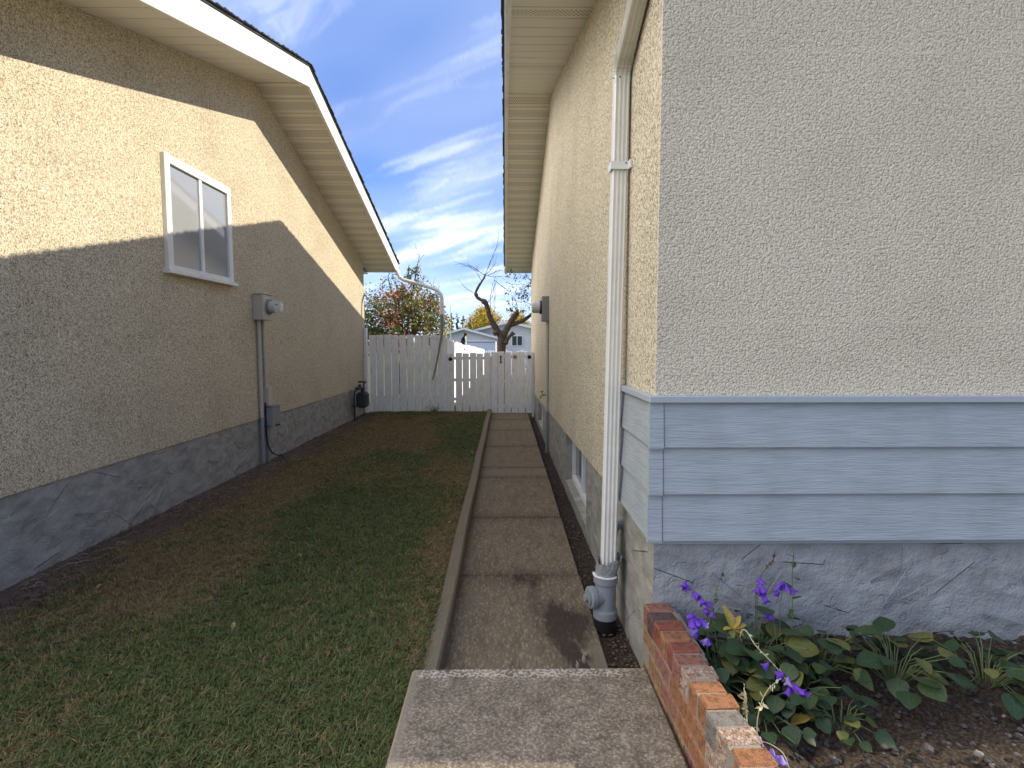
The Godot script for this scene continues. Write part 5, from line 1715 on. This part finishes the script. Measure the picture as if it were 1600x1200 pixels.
func trees() -> void:
	# red-leaved crab apple behind the tall fence
	var t := thing("crab_apple_tree", "bushy crab apple with green and reddening leaves behind the tall white fence", "tree", Vector3(-3.2, -0.1, -17.4))
	var q := MB.new()
	limb(q, [Vector3(-3.2, -0.15, -17.4), Vector3(-3.25, 0.8, -17.4), Vector3(-3.1, 1.6, -17.4)], 0.13, 0.09)
	for e in [Vector3(-4.3, 3.2, -17.2), Vector3(-3.7, 3.8, -17.8), Vector3(-2.7, 4.0, -17.3), Vector3(-2.1, 3.0, -17.6), Vector3(-3.2, 3.3, -16.6), Vector3(-2.4, 2.6, -16.7)]:
		limb(q, [Vector3(-3.15, 1.4, -17.4), Vector3(-3.15, 1.4, -17.4).lerp(e, 0.5) + Vector3(0, 0.2, 0), e], 0.06, 0.015)
		twigs(q, e, Vector3(rng.randf_range(-0.4, 0.4), 1, 0).normalized(), 0.4, 0.012, 2)
	part("trunk", q, M.bark, t)
	q = MB.new()
	var red := Color(0.40, 0.15, 0.10)
	var rose := Color(0.50, 0.27, 0.18)
	var grn := Color(0.13, 0.165, 0.055)
	var olv := Color(0.28, 0.27, 0.09)
	var pal := Color(0.45, 0.42, 0.20)
	crown(q, [[Vector3(-4.1, 2.5, -17.3), 0.75], [Vector3(-4.6, 2.0, -17.5), 0.7]], 1500, 0.09, [grn, grn, olv, rose])
	crown(q, [[Vector3(-3.35, 2.85, -17.1), 0.70]], 2000, 0.09, [red, rose, olv, pal, olv, grn])
	crown(q, [[Vector3(-3.25, 2.0, -16.8), 0.62]], 1700, 0.09, [red, rose, olv, grn])
	crown(q, [[Vector3(-2.75, 2.85, -17.3), 0.70], [Vector3(-2.35, 2.3, -17.2), 0.66]], 2100, 0.09, [olv, pal, grn, olv, rose])
	crown(q, [[Vector3(-3.9, 1.9, -16.9), 0.6]], 1400, 0.09, [grn, grn, olv])
	crown(q, [[Vector3(-2.75, 3.75, -17.3), 0.33], [Vector3(-2.2, 3.0, -17.5), 0.36]], 420, 0.075, [grn, olv, grn])
	crown(q, [[Vector3(-4.2, 3.2, -17.3), 0.5], [Vector3(-3.5, 3.5, -17.4), 0.45]], 180, 0.07, [grn, rose])
	part("crown", q, M.foliage, t)
	# old pruned apple tree over the gate
	t = thing("old_apple_tree", "gnarled old apple tree with bare crooked limb behind the gate", "tree", Vector3(-0.09, -0.1, -15.9))
	q = MB.new()
	var z := -15.9
	var s := z / -15.5
	limb(q, [Vector3(-0.05, -0.2, z), Vector3(-0.08, 0.7, z), Vector3(-0.10, 1.4, z), Vector3(-0.09, 1.8, z), Vector3(-0.09, 1.95, z)], 0.15, 0.125, 0.12)
	limb(q, [Vector3(-0.09, 1.80, z), Vector3(-0.12, 1.96, z), Vector3(-0.24, 2.11, z), Vector3(-0.42, 2.44, z + 0.05), Vector3(-0.51, 2.77, z + 0.08), Vector3(-0.58, 2.90, z + 0.1), Vector3(-0.68, 2.94, z + 0.1)], 0.105, 0.056, 0.16)
	limb(q, [Vector3(-0.66, 2.93, z + 0.1), Vector3(-0.79, 3.02, z + 0.1), Vector3(-0.825, 3.126, z + 0.1), Vector3(-0.75, 3.30, z + 0.1), Vector3(-0.64, 3.47, z + 0.1), Vector3(-0.57, 3.58, z + 0.1), Vector3(-0.565, 3.66, z + 0.1)], 0.050, 0.018, 0.14)
	limb(q, [Vector3(-0.07, 1.80, z), Vector3(-0.01, 2.0, z), Vector3(0.17, 2.33, z), Vector3(0.27, 2.48, z), Vector3(0.36, 2.57, z)], 0.105, 0.065, 0.16)
	limb(q, [Vector3(0.16, 2.22, z), Vector3(0.27, 2.27, z), Vector3(0.48, 2.34, z), Vector3(0.75, 2.53, z), Vector3(1.2, 2.9, z - 0.2)], 0.070, 0.045, 0.14)
	limb(q, [Vector3(-0.05, 1.70, z + 0.04), Vector3(0.05, 1.82, z + 0.06), Vector3(0.15, 1.93, z + 0.06), Vector3(0.23, 2.04, z + 0.06)], 0.070, 0.035, 0.2)
	limb(q, [Vector3(0.20, 1.95, z + 0.06), Vector3(0.29, 1.99, z + 0.08)], 0.035, 0.02, 0.2)
	limb(q, [Vector3(0.78, 2.52, z), Vector3(0.80, 2.8, z), Vector3(0.86, 3.3, z)], 0.035, 0.014)
	for p in [[Vector3(-0.60, 2.88, z + 0.1), 0.075], [Vector3(-0.81, 3.08, z + 0.1), 0.062], [Vector3(-0.26, 2.02, z + 0.05), 0.10], [Vector3(-0.48, 2.62, z + 0.09), 0.07], [Vector3(0.33, 2.56, z), 0.08], [Vector3(0.02, 1.74, z + 0.07), 0.085]]:
		q.lathe([Vector2(0.0, -p[1]), Vector2(p[1] * 0.75, -p[1] * 0.6), Vector2(p[1], 0), Vector2(p[1] * 0.7, p[1] * 0.65), Vector2(0, p[1])], p[0], Vector3(0.3, 0.9, 0.2).normalized(), 8)
	part("trunk", q, M.bark, t)
	q = MB.new()
	var tip := Vector3(-0.565, 3.62, z + 0.1)
	for e in [[tip, Vector3(-1.05, 3.95, z)], [tip, Vector3(-0.82, 3.80, z)], [Vector3(-0.75, 3.72, z + 0.05), Vector3(-1.18, 3.93, z)], [tip, Vector3(-0.42, 3.98, z)], [Vector3(-0.47, 3.85, z), Vector3(-0.24, 4.42, z)], [tip, Vector3(-0.27, 3.96, z)], [Vector3(-0.5, 3.62, z), Vector3(-0.10, 3.80, z)], [tip, Vector3(-0.05, 3.62, z)], [Vector3(-0.3, 3.5, z), Vector3(0.09, 3.2, z)], [Vector3(-0.42, 2.5, z), Vector3(-0.36, 3.35, z)], [Vector3(-0.38, 2.45, z), Vector3(-0.28, 3.1, z)], [Vector3(-0.64, 3.45, z + 0.1), Vector3(-0.78, 3.66, z)], [Vector3(-0.80, 3.06, z + 0.1), Vector3(-1.15, 3.30, z)], [Vector3(-0.52, 2.85, z), Vector3(-0.30, 3.3, z)], [Vector3(0.3, 2.5, z), Vector3(0.10, 2.9, z)]]:
		var d: Vector3 = e[1] - e[0]
		twigs(q, e[0], d.normalized(), d.length(), 0.0085, 1)
	for e in [[Vector3(0.36, 2.57, z), Vector3(-0.1, 1, 0.1)], [Vector3(0.82, 3.0, z), Vector3(-0.8, 0.6, 0.2)], [Vector3(0.80, 2.8, z), Vector3(-0.9, 0.3, 0.2)], [Vector3(0.86, 3.3, z), Vector3(-0.8, 0.2, 0.1)], [Vector3(0.86, 3.3, z), Vector3(-0.5, 0.7, 0.1)], [Vector3(0.55, 2.38, z), Vector3(-0.1, 1, 0.1)]]:
		twigs(q, e[0], e[1].normalized(), 0.36, 0.008, 2)
	part("twigs", q, M.twig, t, true)
	q = MB.new()
	var leafc := [Color(0.09, 0.12, 0.05), Color(0.13, 0.16, 0.065), Color(0.22, 0.24, 0.10)]
	for k in 90:
		var p := Vector3(rng.randf_range(0.0, 0.95), rng.randf_range(2.75, 3.62), z + rng.randf_range(-0.2, 0.2))
		if rng.randf() < 0.8 - p.x * 0.9:
			continue
		crown(q, [[p, 0.32, 1.0]], 9, 0.068, leafc)
	crown(q, [[Vector3(0.22, 2.78, z), 0.16], [Vector3(0.40, 2.68, z + 0.05), 0.16], [Vector3(0.62, 2.62, z + 0.1), 0.16]], 40, 0.065, [Color(0.10, 0.125, 0.04), Color(0.40, 0.28, 0.05), Color(0.16, 0.17, 0.06)])
	part("crown", q, M.foliage, t)
	# yellow trees far beyond the garage
	for e in [["round golden autumn tree beyond the garage roof", Vector3(-2.5, -0.7, -70), 2.55, 3.9, 3400], ["smaller golden tree right of the apple trunk", Vector3(1.7, -0.7, -74), 1.9, 3.9, 1800]]:
		t = thing("golden_tree", e[0], "tree", e[1])
		var c: Vector3 = e[1]
		q = MB.new()
		limb(q, [c + Vector3(0, -0.1, 0), c + Vector3(0.05, 2, 0), c + Vector3(0, 4.5, 0)], 0.2, 0.1)
		for k in 6:
			var a := k * 1.05
			limb(q, [c + Vector3(0, 2.5, 0), c + Vector3(cos(a) * e[2] * 0.6, 4.2 + 0.4 * (k % 3), sin(a) * e[2] * 0.6)], 0.1, 0.03)
		part("trunk", q, M.bark, t)
		q = MB.new()
		var gold := [Color(0.52, 0.36, 0.035), Color(0.60, 0.45, 0.06), Color(0.46, 0.38, 0.06), Color(0.34, 0.32, 0.06), Color(0.62, 0.42, 0.05)]
		var cy: float = e[3] + 0.7
		var R: float = e[2]
		crown(q, [[c + Vector3(0, cy, 0), R * 0.85, 1.0], [c + Vector3(-R * 0.45, cy - 0.3, 0.3), R * 0.6, 0.6], [c + Vector3(R * 0.45, cy - 0.4, 0.3), R * 0.6, 0.6], [c + Vector3(0, cy + R * 0.45, 0.2), R * 0.5, 0.5]], int(e[4] * 1.7), 0.17, gold)
		part("crown", q, M.foliage, t)
	# evergreens and mixed trees between the crab apple and the garage
	for e in [["dark spire of a far spruce left of the golden tree", Vector3(-4.85, -0.7, -57), 5.35, 0.75, Color(0.03, 0.05, 0.035), "spruce_tree"], ["tall olive cedar behind the garage at left", Vector3(-6.05, -0.7, -56), 5.7, 0.95, Color(0.17, 0.17, 0.05), "cedar_tree"], ["brownish cedar next to the olive cedar", Vector3(-5.4, -0.7, -56.5), 5.4, 0.9, Color(0.16, 0.11, 0.04), "cedar_tree"], ["low green yellow cedar under the golden tree", Vector3(-4.4, -0.7, -58), 5.2, 1.0, Color(0.13, 0.14, 0.035), "cedar_tree"], ["leafy green cedar close behind the garage peak", Vector3(-3.6, -0.7, -59), 4.9, 1.0, Color(0.09, 0.11, 0.03), "cedar_tree"]]:
		t = thing(e[5], e[0], "tree", e[1])
		var c: Vector3 = e[1]
		var h: float = e[2]
		q = MB.new()
		limb(q, [c + Vector3(0, -0.1, 0), c + Vector3(0, h * 0.6, 0), c + Vector3(0, h * 0.97, 0)], 0.12, 0.02, 0.03)
		part("trunk", q, M.bark, t)
		q = MB.new()
		for k in 26:
			var f := k / 25.0
			var rr: float = e[3] * (1.0 - (f if e[5] == "spruce_tree" else f * f) * 0.93) * (1.0 if e[5] == "spruce_tree" else 1.1)
			crown(q, [[c + Vector3(rng.randf_range(-0.1, 0.1), h * (0.12 + 0.86 * f), 0), rr, 1.0]], int(30 + 90 * (1.0 - f)), 0.16, [e[4], e[4] * 0.7, e[4] * 1.5], 0.35)
		part("crown", q, M.foliage, t)

func smin(a: float, b: float, k: float) -> float:
	var h := maxf(k - absf(a - b), 0.0) / k
	return minf(a, b) - h * h * k * 0.25

func capsule(p: Vector3, a: Vector3, b: Vector3, ra: float, rb: float) -> float:
	var ab := b - a
	var t := clampf((p - a).dot(ab) / maxf(ab.length_squared(), 1e-9), 0.0, 1.0)
	return p.distance_to(a + ab * t) - lerpf(ra, rb, t)

func cat() -> void:
	# sits on the fence, chest to the right, head turned a little towards the walk; metres from the fence top
	var at := Vector3(-1.47, 1.645, -20.0)
	var bones := [
		[Vector3(-0.045, 0.075, 0), Vector3(-0.02, 0.20, 0), 0.085, 0.075], [Vector3(-0.02, 0.20, 0), Vector3(0.035, 0.30, 0), 0.075, 0.055], [Vector3(0.035, 0.30, 0.0), Vector3(0.05, 0.355, 0.005), 0.045, 0.042],
		[Vector3(0.055, 0.375, 0.01), Vector3(0.06, 0.372, 0.012), 0.056, 0.054], [Vector3(0.09, 0.355, 0.022), Vector3(0.112, 0.350, 0.028), 0.028, 0.020],
		[Vector3(0.030, 0.415, 0.045), Vector3(0.028, 0.455, 0.052), 0.022, 0.005], [Vector3(0.052, 0.415, -0.025), Vector3(0.056, 0.456, -0.032), 0.022, 0.005],
		[Vector3(0.04, 0.25, 0.04), Vector3(0.075, 0.02, 0.035), 0.034, 0.020], [Vector3(0.04, 0.25, -0.04), Vector3(0.075, 0.02, -0.035), 0.034, 0.020], [Vector3(0.075, 0.016, 0.035), Vector3(0.10, 0.013, 0.038), 0.018, 0.016], [Vector3(0.075, 0.016, -0.035), Vector3(0.10, 0.013, -0.038), 0.018, 0.016],
		[Vector3(-0.05, 0.08, 0.055), Vector3(0.02, 0.05, 0.07), 0.062, 0.040], [Vector3(-0.05, 0.08, -0.055), Vector3(0.02, 0.05, -0.07), 0.062, 0.040],
		[Vector3(-0.09, 0.04, 0.03), Vector3(-0.06, -0.06, 0.085), 0.026, 0.022], [Vector3(-0.06, -0.06, 0.085), Vector3(0.03, -0.15, 0.09), 0.022, 0.018], [Vector3(0.03, -0.15, 0.09), Vector3(0.07, -0.19, 0.09), 0.018, 0.012]]
	var s := 0.0125
	var lo := Vector3(-0.16, -0.22, -0.15)
	var nx := 25
	var ny := 56
	var nz := 25
	var f := PackedFloat32Array()
	f.resize(nx * ny * nz)
	for i in nx:
		for j in ny:
			for k in nz:
				var p := lo + Vector3(i, j, k) * s
				var d := 1.0
				for b in bones:
					d = smin(d, capsule(p, b[0], b[1], b[2], b[3]), 0.022)
				f[(i * ny + j) * nz + k] = d
	var q := MB.new()
	var id := {}
	var off := [Vector3i(0, 0, 0), Vector3i(1, 0, 0), Vector3i(0, 1, 0), Vector3i(1, 1, 0), Vector3i(0, 0, 1), Vector3i(1, 0, 1), Vector3i(0, 1, 1), Vector3i(1, 1, 1)]
	var edges := [[0, 1], [2, 3], [4, 5], [6, 7], [0, 2], [1, 3], [4, 6], [5, 7], [0, 4], [1, 5], [2, 6], [3, 7]]
	for i in nx - 1:
		for j in ny - 1:
			for k in nz - 1:
				var vals := []
				var neg := 0
				for o in off:
					var x := f[((i + o.x) * ny + j + o.y) * nz + k + o.z]
					vals.append(x)
					if x < 0:
						neg += 1
				if neg == 0 or neg == 8:
					continue
				var p := Vector3.ZERO
				var c := 0
				for e in edges:
					var a: float = vals[e[0]]
					var b: float = vals[e[1]]
					if (a < 0) != (b < 0):
						p += Vector3(off[e[0]]).lerp(Vector3(off[e[1]]), a / (a - b))
						c += 1
				p = lo + (Vector3(i, j, k) + p / c) * s
				var g := Vector3(vals[1] + vals[3] + vals[5] + vals[7] - vals[0] - vals[2] - vals[4] - vals[6], vals[2] + vals[3] + vals[6] + vals[7] - vals[0] - vals[1] - vals[4] - vals[5], vals[4] + vals[5] + vals[6] + vals[7] - vals[0] - vals[1] - vals[2] - vals[3]).normalized()
				var white := (p.x > 0.045 and p.y < 0.33 and p.y > 0.0) or (p.x > 0.075 and p.y > 0.325 and p.y < 0.36) or (p.y < 0.035 and p.x > 0.05)
				q.tint = Color(0.62, 0.60, 0.56) if white else Color(0.012, 0.011, 0.011)
				id[Vector3i(i, j, k)] = q.push(at + p, g)
	for i in range(1, nx - 1):
		for j in range(1, ny - 1):
			for k in range(1, nz - 1):
				var a := f[(i * ny + j) * nz + k]
				for ax in 3:
					var st: Vector3i = [Vector3i(1, 0, 0), Vector3i(0, 1, 0), Vector3i(0, 0, 1)][ax]
					var b := f[((i + st.x) * ny + j + st.y) * nz + k + st.z]
					if (a < 0) == (b < 0):
						continue
					var u: Vector3i = [Vector3i(0, 1, 0), Vector3i(0, 0, 1), Vector3i(1, 0, 0)][ax]
					var w: Vector3i = [Vector3i(0, 0, 1), Vector3i(1, 0, 0), Vector3i(0, 1, 0)][ax]
					var c0 := Vector3i(i, j, k)
					var n0 = id.get(c0 - u - w)
					var n1 = id.get(c0 - w)
					var n2 = id.get(c0)
					var n3 = id.get(c0 - u)
					if n0 == null or n1 == null or n2 == null or n3 == null:
						continue
					# counter-clockwise about +axis is n0 n1 n2 n3; outward is +axis when a is inside
					if a < 0:
						q.ix.append_array([n0, n2, n1, n0, n3, n2])
					else:
						q.ix.append_array([n0, n1, n2, n0, n2, n3])
	var t := thing("cat", "black and white cat sitting upright on the sunny white side fence", "cat", at)
	part("body", q, M.cat_fur, t)
	q = MB.new()
	for e in [Vector3(0.098, 0.385, 0.050), Vector3(0.110, 0.385, -0.005)]:
		q.lathe([Vector2(0, -0.008), Vector2(0.007, -0.004), Vector2(0.008, 0.0), Vector2(0.006, 0.004), Vector2(0, 0.006)], at + e, Vector3(0.9, 0.05, 0.3).normalized(), 8)
	part("eyes", q, M.brass, t)

func far_yard() -> void:
	# single garage
	var g := thing("white_garage", "white gabled garage with a wide door beyond the yard", "garage", Vector3(-3.74, -0.72, -51))
	var q := MB.new()
	q.extrude(PackedVector2Array([Vector2(-6.4, -0.8), Vector2(-0.86, -0.8), Vector2(-0.86, 2.08), Vector2(-3.74, 2.86), Vector2(-6.4, 2.15)]), Vector3(0, 0, -51), Vector3(1, 0, 0), Vector3(0, 1, 0), Vector3(0, 0, -7))
	part("wall", q, M.far_wall, g)
	q = MB.new()
	for s in 2:
		var ex := -6.9 if s == 0 else -0.55
		var ey := 2.02 if s == 0 else 2.0
		q.hexa([Vector3(-3.74, 2.88, -50.6), Vector3(ex, ey, -50.6), Vector3(ex, ey, -58.3), Vector3(-3.74, 2.88, -58.3), Vector3(-3.74, 3.03, -50.6), Vector3(ex, ey + 0.12, -50.6), Vector3(ex, ey + 0.12, -58.3), Vector3(-3.74, 3.03, -58.3)])
	part("roof", q, M.far_roof, g)
	q = MB.new()
	for s in 2:
		var ex := -6.9 if s == 0 else -0.55
		var ey := 2.0
		q.hexa([Vector3(-3.74, 2.85, -50.595), Vector3(ex, ey - 0.01, -50.595), Vector3(ex, ey - 0.01, -50.56), Vector3(-3.74, 2.85, -50.56), Vector3(-3.74, 3.05, -50.595), Vector3(ex, ey + 0.17, -50.595), Vector3(ex, ey + 0.17, -50.56), Vector3(-3.74, 3.05, -50.56)])
	part("rake_board", q, M.far_trim, g)
	q = MB.new()
	q.lathe([Vector2(0.16, 0), Vector2(0.16, 0.28), Vector2(0.24, 0.30), Vector2(0.0, 0.42)], Vector3(-4.5, 2.75, -53.5), Vector3.UP, 10)
	part("roof_vent", q, M.black_metal, g)
	var dfr := MB.new()
	dfr.box(Vector3(-3.60, -0.7, -50.995), Vector3(-3.46, 1.9, -50.93))
	dfr.box(Vector3(-0.92, -0.7, -50.995), Vector3(-0.86, 1.9, -50.93))
	dfr.box(Vector3(-3.46, 1.76, -50.995), Vector3(-0.92, 1.9, -50.93))
	part("door_frame", dfr, M.far_trim, g)
	var d := part("door", boxm(Vector3(-3.46, -0.7, -51.02), Vector3(-0.92, 1.70, -50.992)), M.far_door, g)
	for k in 4:
		part("door_panel", boxm(Vector3(-3.44, -0.68 + k * 0.58, -50.992), Vector3(-0.94, -0.12 + k * 0.58, -50.972), 0.01), M.far_door, d)
	part("door_gap", boxm(Vector3(-3.46, 1.70, -51.01), Vector3(-0.92, 1.76, -50.99)), M.black_metal, g)
	# house behind
	var h := thing("grey_white_house", "low white house with a dark two-pane window beyond the apple tree", "house", Vector3(0.3, -0.72, -60))
	q = MB.new()
	q.extrude(PackedVector2Array([Vector2(-5.4, -0.8), Vector2(6.2, -0.8), Vector2(6.2, 2.35), Vector2(0.45, 3.78), Vector2(-5.4, 2.35)]), Vector3(0, 0, -60), Vector3(1, 0, 0), Vector3(0, 1, 0), Vector3(0, 0, -9))
	part("wall", q, M.far_wall, h)
	q = MB.new()
	for s in 2:
		var ex := -6.0 if s == 0 else 6.8
		q.hexa([Vector3(0.45, 3.80, -59.4), Vector3(ex, 2.22, -59.4), Vector3(ex, 2.22, -69.5), Vector3(0.45, 3.80, -69.5), Vector3(0.45, 3.98, -59.4), Vector3(ex, 2.38, -59.4), Vector3(ex, 2.38, -69.5), Vector3(0.45, 3.98, -69.5)])
	part("roof", q, M.far_roof, h)
	q = MB.new()
	for s in 2:
		var ex := -6.0 if s == 0 else 6.8
		q.hexa([Vector3(0.45, 3.76, -59.395), Vector3(ex, 2.18, -59.395), Vector3(ex, 2.18, -59.35), Vector3(0.45, 3.76, -59.35), Vector3(0.45, 4.0, -59.395), Vector3(ex, 2.41, -59.395), Vector3(ex, 2.41, -59.35), Vector3(0.45, 4.0, -59.35)])
	part("rake_board", q, M.far_trim, h)
	q = MB.new()
	q.box(Vector3(0.70, 1.28, -59.995), Vector3(1.92, 1.36, -59.93))
	q.box(Vector3(0.70, 2.36, -59.995), Vector3(1.92, 2.44, -59.93))
	for x in [0.70, 1.27, 1.84]:
		q.box(Vector3(x, 1.36, -59.995), Vector3(x + 0.08, 2.36, -59.93))
	var w := part("window", q, M.far_trim, h)
	for x in [0.78, 1.35]:
		part("pane", boxm(Vector3(x, 1.36, -59.99), Vector3(x + 0.49, 2.36, -59.97)), M.pane_glass, w)
	# clothes pole
	var p := thing("clothes_pole", "thin dark pole standing in the yard in front of the garage", "pole", Vector3(-2.34, -0.25, -24))
	q = MB.new()
	q.tube([Vector3(-2.34, -0.3, -24), Vector3(-2.34, 1.75, -24)], [0.05, 0.05], 8)
	part("sleeve", q, M.dark_iron, p)
	q = MB.new()
	q.tube([Vector3(-2.34, 1.75, -24), Vector3(-2.34, 3.3, -24)], [0.02, 0.016], 6)
	part("rod", q, M.meter_beige, p)

# ---------------------------------------------------------------- scene
func _ready() -> void:
	rng.seed = 20240917
	var cam := Camera3D.new()
	cam.name = "camera"
	cam.position = Vector3(0, 1.76, 0)
	cam.rotation = Vector3(-0.07597, -0.01265, 0)
	cam.fov = 69.37
	cam.near = 0.05
	cam.far = 1500
	add_child(cam)
	cam.current = true
	var env := Environment.new()
	env.background_mode = Environment.BG_SKY
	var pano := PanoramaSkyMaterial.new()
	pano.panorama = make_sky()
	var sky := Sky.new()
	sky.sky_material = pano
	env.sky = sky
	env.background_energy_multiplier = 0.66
	env.tonemap_mode = Environment.TONE_MAPPER_LINEAR
	env.tonemap_exposure = 3.15
	env.sdfgi_enabled = true
	env.ssao_enabled = true
	env.ssil_enabled = true
	var we := WorldEnvironment.new()
	we.name = "environment"
	we.environment = env
	add_child(we)
	var sun := DirectionalLight3D.new()
	sun.name = "sun"
	sun.light_energy = 0.62
	sun.light_color = Color(1.0, 0.955, 0.87)
	sun.light_angular_distance = 0.5
	sun.shadow_enabled = true
	sun.sky_mode = DirectionalLight3D.SKY_MODE_LIGHT_ONLY
	sun.look_at_from_position(Vector3.ZERO, SUN_DIR)
	add_child(sun)
	materials()
	ground()
	near_house()
	neighbour_house()
	fences()
	planter()
	meters()
	flowers()
	trees()
	far_yard()
	cat()
